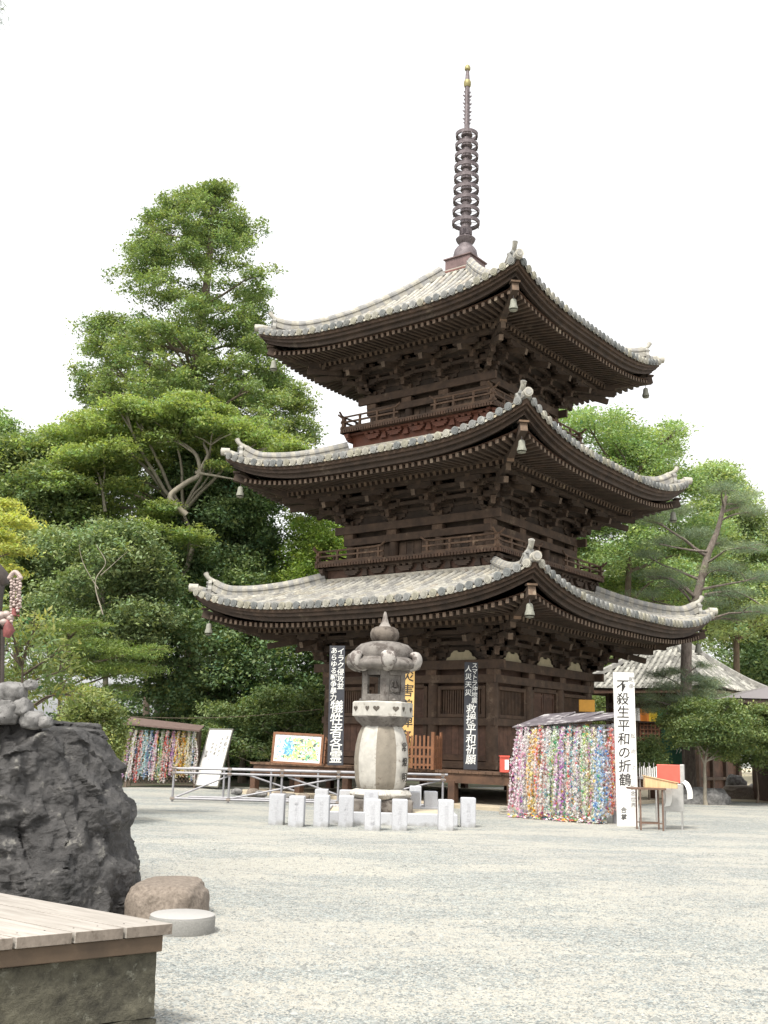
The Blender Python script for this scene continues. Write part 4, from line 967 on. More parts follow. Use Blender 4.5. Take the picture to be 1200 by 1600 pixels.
for z in (.05, .3, .55, .8): mb.box((pw / 2 + .11, .23, ph_ * z), (.035, .42, .03))
mb.build('side_lattice', REDWOOD, pbd)
pbd.rotation_euler = (-.16, .03, -.05)

# picket gate on the veranda
vg = empty('picket_gate', at(664, 1196, 28.45)); vg.location.z = .905; tag(vg, 'orange-brown wooden picket gate with a folded side wing on the veranda behind the lantern', 'gate')
def pick(name, n, L_, rz, off):
    mb = MB()
    for j in range(n):
        x = L_ * j / (n - 1); big = j in (0, n - 1); mb.box((x, 0, .44 + (.04 if big else 0)), (.07 if big else .05, .05, .86 + (.1 if big else 0) - (.03 if j % 2 else 0)))
    mb2 = MB()
    for z in (.12, .33, .56): mb2.box((L_ / 2, .0, z), (L_ - .06, .036, .055))
    for mm in (mb, mb2): xf(mm, Matrix.Translation(off) @ Matrix.Rotation(rz, 4, 'Z'))
    o = mb.build(name, REDWOOD, vg); mb2.build('rail', REDWOOD, o)
pick('gate_panel', 7, .64, .0, Vector((-.46, 0, 0))); pick('side_wing', 5, .42, 1.05, Vector((.22, .02, 0)))
# red collecting box and papers at the corner of the veranda
rb = empty('red_box', at(788, 1196, 27.3)); rb.location.z = .905; tag(rb, 'small red box with a white label on the right corner of the veranda', 'box')
mb = MB(); mb.box((0, 0, .2), (.22, .2, .38)); mb.build('box_body', RED, rb, bevel=.01); mb = MB(); mb.box((0, -.105, .39 - .0), (.24, .03, .03)); mb.box((.0, 0, .405), (.25, .23, .03)); mb.build('lid', RED, rb)
mb = MB(); mb.box((.05, -.104, .2), (.10, .006, .24)); mb.build('label_paper', PAPER, rb)
# orange board on the pagoda flank
ob = empty('orange_board', at(917, 1112, 31.5)); tag(ob, 'plain orange board fixed to the pagoda wall above the crane rack', 'board')
mb = MB(); mb.box((0, 0, .17), (.46, .04, .34)); mb.build('panel', mat('orange_paint', (.66, .33, .05), .1, 5, .7, .1), ob, bevel=.004); mb = MB(); mb.box((0, .03, .17), (.5, .03, .05)); mb.beam((0, .04, .17), (0, .5, .17), .05, .05); mb.build('batten', BARK, ob)

# ------------------------------------------------------------------ stone lantern
STONEM = mat('blotched_lantern_stone', (.36, .335, .31), .25, 7, .9, .6, spots=((.12, .10, .09), 5.0, .48))
LX, LY = .085, 22.6
lan = empty('stone_lantern', (LX, LY, 0)); tag(lan, 'large old stone lantern with scrolled cap and barrel-shaped shaft in front of the pagoda', 'lantern')
mb = MB()
for (w_, z0, z1) in ((1.34, .19, .44),):
    for j, (x, ww) in enumerate(((-.36, .60), (.30, .70))): mb.box((x, 0, (z0 + z1) / 2), (ww, 1.1, z1 - z0))
mb.build('base_block', STONE, lan, bevel=.03)
mb = MB(); mb.lathe([(.50, .43), (.60, .46), (.64, .53), (.60, .60), (.50, .635)], 72, lobes=8, amp=.14, ph=.3); mb.build('base_lotus', STONEL, lan, smooth=50)
mb = MB(); prof = [(.43, .62), (.49, .66), (.53, .80), (.555, 1.05), (.56, 1.25), (.54, 1.5), (.49, 1.72), (.44, 1.84), (.40, 1.9)]
nl = 120
def stripe(k, i):
    p = (k / nl * 8 + .28) % 8; e = int(p) % 2
    return (.50, .46, .41) if e == 0 else (1.0, 1.0, 1.0)
mb.lathe(prof, nl, lobes=8, amp=.05, tfn=stripe, ph=0); mb.build('shaft', STONEL, lan, smooth=60)
mb = MB(); mb.lathe([(.42, 1.88), (.46, 1.93), (.55, 2.0), (.585, 2.07), (.56, 2.085)], 60, lobes=12, amp=.10); mb.build('lotus_bowl', STONE, lan, smooth=50)
mb = MB(); mb.lathe([(.60, 2.075), (.63, 2.09), (.63, 2.36), (.60, 2.385), (.40, 2.40)], 72, poly=6, ph=.12); gal = mb.build('platform', STONEL, lan, smooth=25)
hm = MB()
for s in range(6):
    a_ = .12 + (s + .5) * PI / 3
    for e in (-.16, .16):
        n0 = len(hm.v); N_ = 20
        for j in range(N_):
            t = 2 * PI * j / N_; x = .055 * (16 * math.sin(t) ** 3) / 16; z = .055 * (13 * math.cos(t) - 5 * math.cos(2 * t) - 2 * math.cos(3 * t) - math.cos(4 * t)) / 16
            rr = .63 * math.cos(PI / 6) + .003; c = Vector((math.cos(a_) * rr, math.sin(a_) * rr, 2.235)); sd_ = Vector((-math.sin(a_), math.cos(a_), 0)); hm.v.append(tuple(c + sd_ * (x + e) * 1.25 + Vector((0, 0, z * 1.2))))
        hm.face(range(n0, n0 + N_), (.45, .42, .38))
hm.build('heart_carving', STONE, gal)
# fire box: six faces, an open window to the left front, a carved disc to the right front
fb = MB(); FR, FZ0, FZ1 = .51, 2.39, 3.04
vx = [(FR * math.cos(.0 + s * PI / 3 + .57), FR * math.sin(.0 + s * PI / 3 + .57)) for s in range(6)]
for s in range(6):
    a, b = Vector((*vx[s], 0)), Vector((*vx[(s + 1) % 6], 0)); m_ = (a + b) / 2; nrm = m_.normalized(); sd_ = (b - a).normalized(); L_ = (b - a).length
    rot = Matrix.Rotation(math.atan2(sd_.y, sd_.x), 3, 'Z')
    c0 = m_ - nrm * .05
    for e in (-1, 1): fb.box(c0 + sd_ * e * (L_ / 2 - .055) + Vector((0, 0, (FZ0 + FZ1) / 2)), (.11, .10, FZ1 - FZ0), rot)
    fb.box(c0 + Vector((0, 0, FZ0 + .07)), (L_ - .22, .10, .14), rot); fb.box(c0 + Vector((0, 0, FZ1 - .06)), (L_ - .22, .10, .12), rot)
    if s % 2 == 0: fb.box(c0 + Vector((0, 0, (FZ0 + FZ1) / 2 + .01)) - nrm * .012, (L_ - .22, .07, FZ1 - FZ0 - .26), rot)
o = fb.build('fire_box', STONE, lan, bevel=.012)
cv = MB()
for s in (4,):
    a, b = Vector((*vx[s], 0)), Vector((*vx[(s + 1) % 6], 0)); m_ = (a + b) / 2; nrm = m_.normalized(); sd_ = (b - a).normalized(); c = m_ - nrm * .02 + Vector((0, 0, 2.70))
    for (x, z, r, h) in ((-.06, -.08, .055, .03), (.0, -.09, .055, .03), (.06, -.08, .055, .03), (-.06, .09, .03, .02), (.06, .09, .03, .02)):
        p = c + sd_ * x + Vector((0, 0, z)); cv.tube([p - nrm * .02, p + nrm * h, p + nrm * (h + .012)], [r, r * .85, r * .4], 12)
    cv.tube([c + Vector((0, 0, -.02)) + nrm * .02, c + Vector((0, 0, .12)) + nrm * .02], [.03, .012], 8)
    cv.tube([c + sd_ * (.11 * math.cos(t)) + Vector((0, 0, -.03 + .14 * math.sin(t))) + nrm * .005 for t in [i * 2 * PI / 20 for i in range(21)]], .012, 6)
cv.build('relief_carving', STONE, o, smooth=50)
mb = MB()
for s in range(12): mb.lathe([(.03, 0), (.05, .02), (.03, .06)], 8, (.45 * math.cos(s * PI / 6), .45 * math.sin(s * PI / 6), 2.39))
mb.build('foot_beads', STONE, o, smooth=60)
# cap: six scrolled lobes
mb = MB(); mb.lathe([(.46, 3.02), (.62, 3.03), (.74, 3.07), (.78, 3.14), (.75, 3.21), (.67, 3.25), (.61, 3.29), (.63, 3.38), (.60, 3.48), (.50, 3.57), (.33, 3.62), (.20, 3.64)], 72, lobes=6, amp=.05, ph=.12 + PI / 6)
cap_ = mb.build('cap', STONE, lan, smooth=60)
for s in range(6):
    a_ = s * PI / 3 + .12 + PI / 6; c = Vector((math.cos(a_), math.sin(a_), 0)); sd_ = Vector((-c.y, c.x, 0)); mb = MB()
    pts = [c * .50 + Vector((0, 0, 3.06)), c * .62 + Vector((0, 0, 3.09)), c * .72 + Vector((0, 0, 3.15)), c * .75 + Vector((0, 0, 3.23)), c * .725 + Vector((0, 0, 3.31)), c * .66 + Vector((0, 0, 3.33)), c * .63 + Vector((0, 0, 3.29))]
    q = smooth_path(pts, 4); mb.tube(q, [.07 + .03 * math.sin(min(i / len(q) * 2.2, 1.57)) - (.05 * max(0, i / (len(q) - 1) - .7) / .3) for i in range(len(q))], 14)
    n0 = 0
    for i in range(len(mb.v)):
        v = Vector(mb.v[i]); k_ = (v - Vector((0, 0, v.z))).dot(sd_); v += sd_ * k_ * .6; mb.v[i] = tuple(v)
    mb.build('cap_scroll', STONEM, cap_, smooth=70)
mb = MB(); mb.lathe([(.20, 3.62), (.27, 3.66), (.305, 3.74), (.305, 3.82), (.27, 3.90), (.20, 3.94), (.13, 3.95), (.085, 4.02), (.055, 4.12), (.035, 4.22), (.02, 4.27)], 48, lobes=0, tfn=lambda k, i: (1.6, 1.6, 1.6) if i > 5 else (.78, .72, .66)); mb.build('jewel', STONE, lan, smooth=60)
for j, ch in enumerate('常燈明'):
    a_ = -PI / 2 + .98; rr = .572 - .02 * (j == 0)
    letters(lan, ch, .19, INKB, (rr * math.cos(a_), rr * math.sin(a_), 1.47 - .30 * j), (PI / 2, 0, a_ + PI / 2), shear=0)
# kerb of dressed stone round the lantern
kb = empty('lantern_kerb', (LX + .12, LY + .1, 0)); tag(kb, 'low square kerb of pale dressed stone under the stone lantern', 'stone kerb')
mb = MB(); mb.box((0, -1.2, .10), (2.75, .24, .26)); mb.build('kerb_stone', GRAN, kb, bevel=.012)
for (x, y, w_, d_) in ((0, 1.2, 2.75, .24), (-1.255, 0, .24, 2.155), (1.255, 0, .24, 2.155)):
    mb = MB(); mb.box((x, y, .10), (w_, d_, .255)); mb.build('kerb_stone', GRAN, kb, bevel=.012)
mb = MB(); mb.box((0, 0, .09), (2.26, 2.15, .19)); mb.build('packed_earth', SAND, kb)
# granite posts
GRANL = mat('cut_lettering', (.50, .50, .52), .1, 30, .9, 0)
posts = [(432, 1288), (463, 1291), (502, 1291), (540, 1291), (582, 1297), (624, 1297), (696, 1297), (731, 1292), (503, 1258), (541, 1258), (580, 1259), (646, 1259), (673, 1260), (649, 1247)]
names = ['leftmost of the front row', 'second from the left in the front row', 'third from the left in the front row', 'fourth from the left in the front row', 'front row, left of the lantern axis, set forward', 'front row, below the right side of the lantern shaft', 'front row, second from the right after the wide gap', 'rightmost of the whole ring',
         'back row, leftmost', 'back row, left of the lantern base', 'back row, directly in front of the lantern base', 'back row, right of the lantern base', 'back row, rightmost', 'farthest back, half hidden right of the shaft']
scr = ['平和祈念', '奉献石柱', '家内安全', '世界平和', '先祖供養', '無病息災', '交通安全', '諸願成就']
for i, ((x, y), nm) in enumerate(zip(posts, names)):
    g = gnd(x, y); 
    if i == 13: g = Vector((at(649, 1240, 26.6).x, 26.6, 0))
    elif i >= 8: g = Vector((at(x, 1240, 23.95 if i != 10 else 21.7).x, 23.95 if i != 10 else 21.7, 0)) if i != 10 else Vector((at(x, 1240, 21.12).x, 21.7, .19))
    p = empty('stone_post', g, random.uniform(-.05, .05)); tag(p, 'short square pale granite post, ' + nm, 'stone post', 'granite posts round the lantern')
    w_ = .285; h_ = .55 + random.uniform(-.015, .015) if i != 10 else .44
    mb = MB(); mb.box((0, 0, h_ / 2 - .03), (w_, w_, h_ + .06)); k_ = random.uniform(.94, 1.04); mb.c = [(k_, k_, k_)] * len(mb.c); mb.build('post_body', GRAN, p, bevel=.02)
    letters(p, scr[i % 8], .085, GRANL, (0, -w_ / 2 - .002, h_ * .5), lh=1.1)

# ------------------------------------------------------------------ steel pipe ramp rails
pr = empty('pipe_railing', (-1.6, 27.3, 0)); tag(pr, 'long low galvanised pipe railing with cross braces in front of the veranda', 'railing')
X0, X1, YF = -3.48, 3.36, 0.0
def pipe(name, a, b, r=.028):
    mb = MB(); mb.tube([a, b], r, 10); return mb.build(name, PIPE, pr, smooth=60)
for (y, z0, z1, x0, x1) in ((0, .80, .82, X0, X1), (.0, .70, .69, X0 + .05, X1 - .05), (.85, .80, .80, X0 + .3, 1.3), (0, .08, .08, X0, X1 - .1), (.85, .08, .08, X0 + .3, 1.3)):
    pipe('rail', (x0, y, z0), (x1, y, z1), .03)
for x, y in ((X0 + .05, 0), (-2.05, 0), (-.75, 0), (.65, 0), (1.95, 0), (X1 - .12, 0), (-2.3, .85), (-1.1, .85), (.1, .85), (1.2, .85)):
    pipe('upright', (x, y, 0), (x, y, .84), .028)
for a, b in (((X0 + .1, .04, .1), (-2.0, .04, .68)), ((-1.95, .04, .12), (.6, .04, .66)), ((-1.7, .9, .66), (-.5, .9, .3)), ((-.6, .04, .66), (1.1, .04, .12)), ((1.1, .04, .15), (3.2, .04, .68)), ((1.9, .9, .6), (.6, .9, .12))):
    pipe('brace', a, b, .024)
mb = MB()
for x in (X0 + .05, -2.05, -.75, .65, 1.95, X1 - .12):
    for z in (.08, .70, .81): mb.box((x, -.005, z), (.09, .09, .075), tint=(.8, .7, .6)); mb.tube([(x - .06, -.05, z), (x + .06, -.05, z)], .012, 6, (.6, .5, .4))
cl = mb.build('clamps', PIPE, pr)
# planks stacked at the right of the veranda foot
ps = empty('plank_stack', gnd(792, 1272)); ps.location.y = 25.9; tag(ps, 'two short grey planks stacked on the ground beside the right crane rack', 'planks')
for j in range(3):
    mb = MB(); mb.box((0, 0, .03 + .062 * j), (.36 - .05 * j, .26, .05), Matrix.Rotation(.15 * j, 3, 'Z')); mb.build('plank', mat('grey_plank', (.42, .39, .33), .15, 6, .9, .2) if j == 0 else bpy.data.materials['grey_plank'], ps)

# ------------------------------------------------------------------ paper crane racks
CR = leafmat('folded_paper', (.93, .93, .93), (1, 1, 1), .35, 30, (1.1, 1.1, 1.1))
PALS = [[(.75, .08, .06), (.85, .25, .22), (.85, .70, .66)], [(.85, .35, .03), (.88, .60, .06), (.88, .78, .30)], [(.10, .25, .6), (.3, .5, .75), (.8, .82, .85)], [(.45, .15, .5), (.7, .35, .6), (.85, .7, .8)],
        [(.1, .45, .2), (.5, .65, .2), (.8, .85, .7)], [(.8, .8, .78), (.75, .7, .72), (.85, .82, .7)], [(.8, .3, .5), (.85, .6, .7), (.85, .85, .82)], [(.1, .45, .5), (.4, .7, .7), (.8, .8, .8)], [(.75, .7, .5), (.6, .5, .25), (.85, .82, .7)]]
ALLC = [c for p_ in PALS for c in p_]
def garland(label, x, y, ztop, zbot, wid, pal, mixp, dens=1.0, lean=0.0, size=.034, group='garlands on the right crane rack', cascade=.0, rot=0):
    """strings of small folded cranes hung from one knot: (each crane a folded pair of wings and a body)"""
    V = []; T = []; ns = int(14 * dens); bulge = random.uniform(0, 1.3); bph = random.uniform(-.6, .8)
    for s in range(ns):
        sx = random.uniform(-1, 1) * wid / 2; sy = random.uniform(-.06, .06) * (1 + 1.5 * cascade); cols = random.choice(PALS) if random.random() < mixp else pal
        zb = zbot + random.uniform(-.05, .16); n = int((ztop - zb) / (size * 1.0)); ph = random.random() * 6
        for j in range(n):
            t = j / n; z = ztop - (ztop - zb) * t
            sp2 = min(1, .25 + 2.2 * t) * (1 + .5 * bulge * math.sin(3.1 * t + bph)); px_ = x + sx * sp2 + lean * t + .02 * math.sin(ph + t * 9) + random.gauss(0, .008); py_ = y + sy - cascade * math.sin(t * 2.0) * .35 + random.gauss(0, .012)
            c = cols[int(t * 6 + ph) % len(cols)] if random.random() > .2 * mixp + .04 else random.choice(ALLC)
            k = random.uniform(.85, 1.05); wm = random.choice((0, 0, .15, .4, .8)); c = tuple(min(.95, (q * (1 - wm) + .88 * wm) * k) for q in c)
            a_ = random.uniform(0, 6.28); ca, sa = math.cos(a_), math.sin(a_); s1 = size * random.uniform(.8, 1.25); up = random.uniform(.2, .8) * s1
            P = Vector((px_, py_, z + random.uniform(-.6, .6) * size)); h_ = Vector((ca, sa * .6, 0)); dn_ = Vector((random.uniform(-.4, .4), random.uniform(-.5, .1), -1)).normalized()
            w1 = (h_ * random.uniform(.5, 1) - dn_ * random.uniform(.2, .9)) * s1; w2 = (h_ * -random.uniform(.5, 1) - dn_ * random.uniform(.1, .9)) * s1; u = Vector((random.uniform(-.3, .3), -.6, 0)) * s1
            V += [P + dn_ * s1 * .6, P + w1, P + u * .5]; T.append(c)
            V += [P + dn_ * s1 * .6, P + u * .5, P + w2]; T.append(tuple(q * .92 for q in c))
            V += [P + u, P + w1 * .3 - dn_ * s1 * .5, P + w2 * .4 + u]; T.append(c)
    base = Vector((x, y, ztop)); V = np.array([tuple(v - base) for v in V]); root = mesh_np('crane_garland', V, np.arange(len(V)).reshape(-1, 3), np.array(T), CR, None)
    root.location = base; tag(root, label, 'paper garland', group); return root
# right rack
A_, B_ = Vector((3.42, 25.25, 0)), Vector((5.12, 23.75, 0)); dv = (B_ - A_).normalized(); nv = Vector((dv.y, -dv.x, 0)); 
rk = empty('crane_rack', A_); tag(rk, 'roofed rack carrying the big mass of crane garlands by the tall white board', 'rack')
def on(u, out=0, z=0): return A_.lerp(B_, u) + nv * out + Vector((0, 0, z))
for u in (0, .5, 1):
    for o_ in (0, -.75): mb = MB(); mb.beam(on(u, o_, 0) - A_, on(u, o_, 2.10) - A_, .07, .07); mb.build('post', PIPE, rk)
mb = MB(); mb.beam(on(-.03, .05, 2.05) - A_, on(1.03, .05, 2.05) - A_, .05, .05); mb.beam(on(-.03, -.75, 2.2) - A_, on(1.03, -.75, 2.2) - A_, .05, .05); mb.beam(on(-.03, .3, 1.95) - A_, on(1.03, .3, 1.95) - A_, .04, .04); mb.build('hanging_bars', PIPE, rk)
SHEET = mat('weathered_roof_sheet', (.12, .105, .115), .3, 5, .6, .3, spots=((.42, .40, .40), 3, .53))
for j in range(3):
    mb = MB(); u0, u1 = j / 3 - .04, (j + 1) / 3 + .02; z_ = .012 * j
    t_ = .05 * (j - 1); q = [on(u0, .42, 2.02 + z_ + t_), on(u1, .36, 2.10 + z_ + t_), on(u1 + .02, -.8, 2.36 + z_), on(u0 + .04, -.8, 2.30 + z_)]; q = [p - A_ for p in q]
    n0 = len(mb.v); mb.v += [tuple(p) for p in q] + [tuple(p + Vector((0, 0, .02))) for p in q]
    for f in ((0, 1, 2, 3), (4, 7, 6, 5), (0, 4, 5, 1), (1, 5, 6, 2), (2, 6, 7, 3), (3, 7, 4, 0)): mb.face([n0 + i for i in f])
    mb.build('roof_sheet', SHEET, rk)
# lattice at the left end, with white papers
mb = MB()
L0 = on(-.02, .1) - A_; L1 = on(-.02, -.85) - A_
for j in range(-9, 12):
    for sg in (-1, 1):
        pts = []
        for t in (0, 1):
            u = j / 10 + (t if sg > 0 else -t) * .9
            pts.append((u, t))
        (u0, t0), (u1, t1) = pts
        if u1 != u0:
            def cl(u, ua, ta, ub, tb): return ta + (tb - ta) * (u - ua) / (ub - ua)
            lo, hi = sorted((u0, u1)); a_, b_ = max(lo, 0), min(hi, 1)
            if b_ > a_:
                P = L0.lerp(L1, a_) + Vector((0, 0, .25 + 1.7 * cl(a_, u0, t0, u1, t1))); Q = L0.lerp(L1, b_) + Vector((0, 0, .25 + 1.7 * cl(b_, u0, t0, u1, t1))); mb.beam(P, Q, .012, .02)
mb.build('end_lattice', mat('dark_metal', (.06, .06, .065), .2, 8, .6, .1), rk)
LC, LD = L0 + Vector((-.03, 0, 0)), L1
mb = MB(); rotl = Matrix.Rotation(math.atan2((L1 - L0).y, (L1 - L0).x), 3, 'Z')
for (u, z, w_, h_) in ((.25, 1.35, .2, .36), (.3, .88, .3, .42), (.62, 1.15, .16, .3)): p = L0.lerp(L1, u) + Vector((-.06, -.03, z)); mb.box(p, (w_, .01, h_), rotl)
mb.build('hung_papers', PAPER, rk)
desc = ['mostly red', 'mostly orange', 'mostly blue', 'mostly purple', 'mostly green', 'mostly white', 'mostly pink', 'mostly turquoise', 'mostly straw-coloured']
nG = 24; order = [6, 3, 5, 8, 1, 2, 0, 7, 5, 6, 4, 2, 3, 8, 7, 0, 5, 1, 4, 6, 8, 5, 2, 0]
ordn = ['first', 'second', 'third', 'fourth', 'fifth', 'sixth', 'seventh', 'eighth', 'ninth', 'tenth', 'eleventh', 'twelfth']
for i in range(nG):
    r_ = i % 2; u = (i + .5) / nG; o_ = .30 if r_ == 0 else .08
    p = on(u, o_); pi_ = order[i]
    ro_ = 'front' if r_ == 0 else 'rear'
    garland('%s crane garland, %s from left in the %s row of the right rack' % (desc[pi_], ordn[i // 2], ro_), p.x, p.y, 1.98 + .03 * r_ + random.uniform(-.04, .02), .06 + random.uniform(-.02, .16) if r_ else random.uniform(.0, .10), .24, PALS[pi_], .34, dens=1.5, cascade=(.75 if r_ == 0 else .4) + random.uniform(-.12, .12), lean=-.03 - .12 * (1 - u) ** 3 + random.uniform(-.06, .06), size=.055)
# fallen garland ends on the gravel
V = []; T = []
for _ in range(900):
    u = random.random(); p = on(u, .35 + abs(random.gauss(0, .16)), abs(random.gauss(0, .05)) + .01); a_ = random.uniform(0, 6.28); s1 = .045; c = random.choice(ALLC)
    w1 = Vector((math.cos(a_), math.sin(a_), random.uniform(-.3, .6))) * s1; w2 = Vector((-math.sin(a_), math.cos(a_), random.uniform(-.3, .6))) * s1 * .8
    V += [tuple(p - w1), tuple(p + w1 * .6 + w2), tuple(p + w2 * -1 + Vector((0, 0, .03)))]; T.append(c)
tag(mesh_np('fallen_paper_cranes', np.array(V), np.arange(len(V)).reshape(-1, 3), np.array(T), CR, None), kind='stuff')
# left rack
LA, LB_ = at(196, 1225, 34.3), at(304, 1225, 34.9); LA.z = LB_.z = 0
lk = empty('crane_rack', LA); tag(lk, 'small roofed rack of paper crane garlands at the left edge of the yard', 'rack')
def onl(u, out=0, z=0): return LA.lerp(LB_, u) + Vector((0, -out, z))
for u in (0, 1):
    for o_ in (0, -.5): mb = MB(); mb.beam(onl(u, o_, 0) - LA, onl(u, o_, 1.78) - LA, .08, .08); mb.build('post', BARK, lk)
mb = MB(); n0 = 0; q = [onl(-.06, .35, 1.90), onl(1.05, .35, 1.74), onl(1.05, -.6, 1.90), onl(-.06, -.6, 2.10)]; q = [p - LA for p in q]
mb.v += [tuple(p) for p in q] + [tuple(p + Vector((0, 0, .05))) for p in q]
for f in ((0, 1, 2, 3), (4, 7, 6, 5), (0, 4, 5, 1), (1, 5, 6, 2), (2, 6, 7, 3), (3, 7, 4, 0)): mb.face(list(f), (1.2, 1.1, 1.0))
mb.build('roof', mat('weathered_boards', (.12, .09, .085), .3, 6, .85, .4, stretch=(1, 8, 1)), lk)
mb = MB()
for j in range(24):
    for sg in (-1, 1):
        x0 = j / 23 * 1.25 - .12; x1 = x0 + sg * .18
        x0c, x1c = max(0, min(1, x0)), max(0, min(1, x1)); mb.beam(onl(x0c, -.1, .12) - LA, onl(x1c, -.1, .62) - LA, .012, .02)
mb.build('lattice', BARK, lk)
mb = MB(); mb.beam(onl(0, .12, 1.72) - LA, onl(1, .12, 1.68) - LA, .04, .04); mb.build('hanging_bar', BARK, lk)
lo = [3, 5, 0, 7, 2, 6, 4, 0, 3, 1, 1, 8, 5]
for i, pi_ in enumerate(lo):
    u = (i + .5) / len(lo); p = onl(u, .14 + .05 * (i % 2))
    garland('%s paper crane garland on the small left rack, number %d of its row from the left' % (desc[pi_], i + 1) if False else '%s paper crane garland, %s from the left on the small left rack' % (desc[pi_], (ordn + ['last'])[i] if i < 12 else 'last'), p.x, p.y, 1.72, .12 + random.uniform(0, .25), .16, PALS[pi_], .15, dens=1.0, lean=-.1 * (1 - u) * 2 + .03, size=.042, group='garlands on the left crane rack')

# ------------------------------------------------------------------ table, boxes, cabinet on the right
tb = empty('iron_table', gnd(1011, 1297)); tag(tb, 'rusty iron table with thin legs in front of the tall white board', 'table')
mb = MB(); mb.box((0, 0, .80), (.70, .42, .035)); mb.build('tabletop', RUST, tb, bevel=.004)
for sx in (-1, 1):
    for sy in (-1, 1): mb = MB(); mb.box((sx * .22 + .06, sy * .17, .395), (.028, .028, .78)); mb.build('leg', RUST, tb)
mb = MB()
for sy in (-1, 1): mb.box((.06, sy * .17, .14), (.42, .02, .02))
mb.build('stretcher', RUST, tb)
ox = tb.location
of = empty('offering_box', (ox.x + .30, ox.y + .05, .818), -.15); tag(of, 'light wooden offering box with sloping top, standing on the rusty iron table', 'box')
mb = MB(); n0 = 0
mb.v += [(-.32, -.16, 0), (.32, -.16, 0), (.32, .16, 0), (-.32, .16, 0), (-.32, -.16, .22), (.32, -.16, .10), (.32, .16, .10), (-.32, .16, .22)]
for f in ((0, 3, 2, 1), (4, 5, 6, 7), (0, 1, 5, 4), (1, 2, 6, 5), (2, 3, 7, 6), (3, 0, 4, 7)): mb.face(f)
mb.build('box_body', LWOOD, of, bevel=.006)
mb = MB(); mb.beam((-.34, 0, .235), (.34, 0, .11), .36, .015); mb.build('lid', LWOOD, of)
cs = empty('candle_stand', at(1012, 1214, 23.6)); tag(cs, 'grey tray of upright white candles beside the tall white board', 'candle stand'); cz = cs.location.z
mb = MB(); mb.box((0, 0, -.02), (.42, .22, .05)); mb.build('tray', STEEL, cs, bevel=.005)
mb = MB()
for sx in (-1, 1): mb.box((sx * .17, 0, -cz / 2 - .02), (.03, .03, cz - .04))
mb.build('legs', STEEL, cs)
for j in range(9):
    mb = MB(); mb.tube([(-.18 + .045 * j, -.03, 0), (-.18 + .045 * j, -.03, .19 + .02 * (j % 3))], .012, 7); mb.build('candle', PAPER, cs)
mb = MB()
for j in range(4): mb.tube([(-.15 + .1 * j, .06, 0), (-.15 + .1 * j, .06, .3)], .008, 6)
mb.build('spikes', STEEL, cs)
sc_ = empty('steel_cabinet', gnd(1053, 1295), -.3); sc_.location.z = 0; tag(sc_, 'steel cabinet on thin legs with red case and hanging paper behind the iron table', 'cabinet')
mb = MB(); mb.box((0, 0, .62), (.42, .34, .55)); mb.build('cabinet_body', STEEL, sc_, bevel=.008)
mb = MB(); mb.box((-.07, 0, 1.09), (.46, .34, .36)); mb.build('red_case', RED, sc_, bevel=.008)
mb = MB(); mb.box((.20, -.005, 1.09), (.085, .36, .38)); mb.build('case_side', STEEL, sc_, bevel=.008)
for sx in (-1, 1):
    for sy in (-1, 1): mb = MB(); mb.box((sx * .17, sy * .14, .18), (.03, .03, .36)); mb.build('leg', STEEL, sc_)
mb = MB()
for (x0, w_) in ((-.22, .12), (.24, .10)):
    pts = [Vector((x0, -.17, .92)), Vector((x0 + .09, -.27, .86)), Vector((x0 + .15, -.30, .72)), Vector((x0 + .15, -.29, .56)), Vector((x0 + .11, -.26, .45))]
    if x0 > 0: pts = [p * 1.0 + Vector((-.05, .05, .05)) for p in pts[:4]]
    q = smooth_path(pts, 4); base = len(mb.v)
    for p in q:
        for (dx, dy) in ((-w_ / 2, 0), (w_ / 2, 0), (w_ / 2, .012), (-w_ / 2, .012)): mb.v.append((p.x + dx, p.y + dy, p.z + dx * .2))
    for i in range(len(q) - 1):
        for k in range(4): a0 = base + i * 4 + k; a1 = base + i * 4 + (k + 1) % 4; mb.face((a0, a1, a1 + 4, a0 + 4))
    mb.face([base + k for k in range(4)]); mb.face([base + (len(q) - 1) * 4 + k for k in range(4)])
mb.build('hanging_paper', PAPER, sc_)

# ------------------------------------------------------------------ small hall behind, on the right
HX = at(1073, 1080, 46); hall = empty('small_hall', (at(1052, 1170, 46).x, 46, 0), PRZ - .06); tag(hall, 'small hall with a grey tiled pyramid roof and lattice walls, seen behind the pine', 'hall')
HA, HE, HT, HW = 2.95, 3.98, 6.15, 1.95
hr = dict(a=HA, b=.12, ze=HE, zt=HT + .3, c=.22, lift=.12, wall=HW)
def rz2(x, d, o=0): t = (HA - d) / HA; return HE + (HT + .3 - HE) * (.8 * t + .2 * t * t) + .15 * (abs(x) / HA) ** 3 * (1 - t) + o
mb = MB()
def hside(mb, k):
    sp2 = .25; n_ = int(2 * HA / sp2)
    for j in range(n_):
        x = -HA + sp2 * (j + .5); d = HA
        while d > abs(x) + .05:
            dn = max(d - .3, abs(x)); c = random.uniform(.5, 1.25); c = (c, c, c * .98); base = len(mb.v)
            for (dd, r) in ((d, .085), (dn, .072)):
                for i in range(6): th = PI * i / 5; mb.v.append((x + r * math.cos(th), -dd, rz2(x, dd, .03) + r * math.sin(th)))
            for i in range(5): mb.face((base + i, base + i + 1, base + 7 + i, base + 6 + i), c)
            mb.face([base + i for i in range(6)], c)
            c = random.uniform(.4, .9); xl, xr = x, x + sp2
            cl = lambda xx, dd: max(-dd, min(dd, xx))
            mb.poly([(cl(xl, d), -d, rz2(cl(xl, d), d, .025)), (cl(xr, d), -d, rz2(cl(xr, d), d, .025)), (cl(xr, dn), -dn, rz2(cl(xr, dn), dn)), (cl(xl, dn), -dn, rz2(cl(xl, dn), dn))], (c, c, c)); d = dn
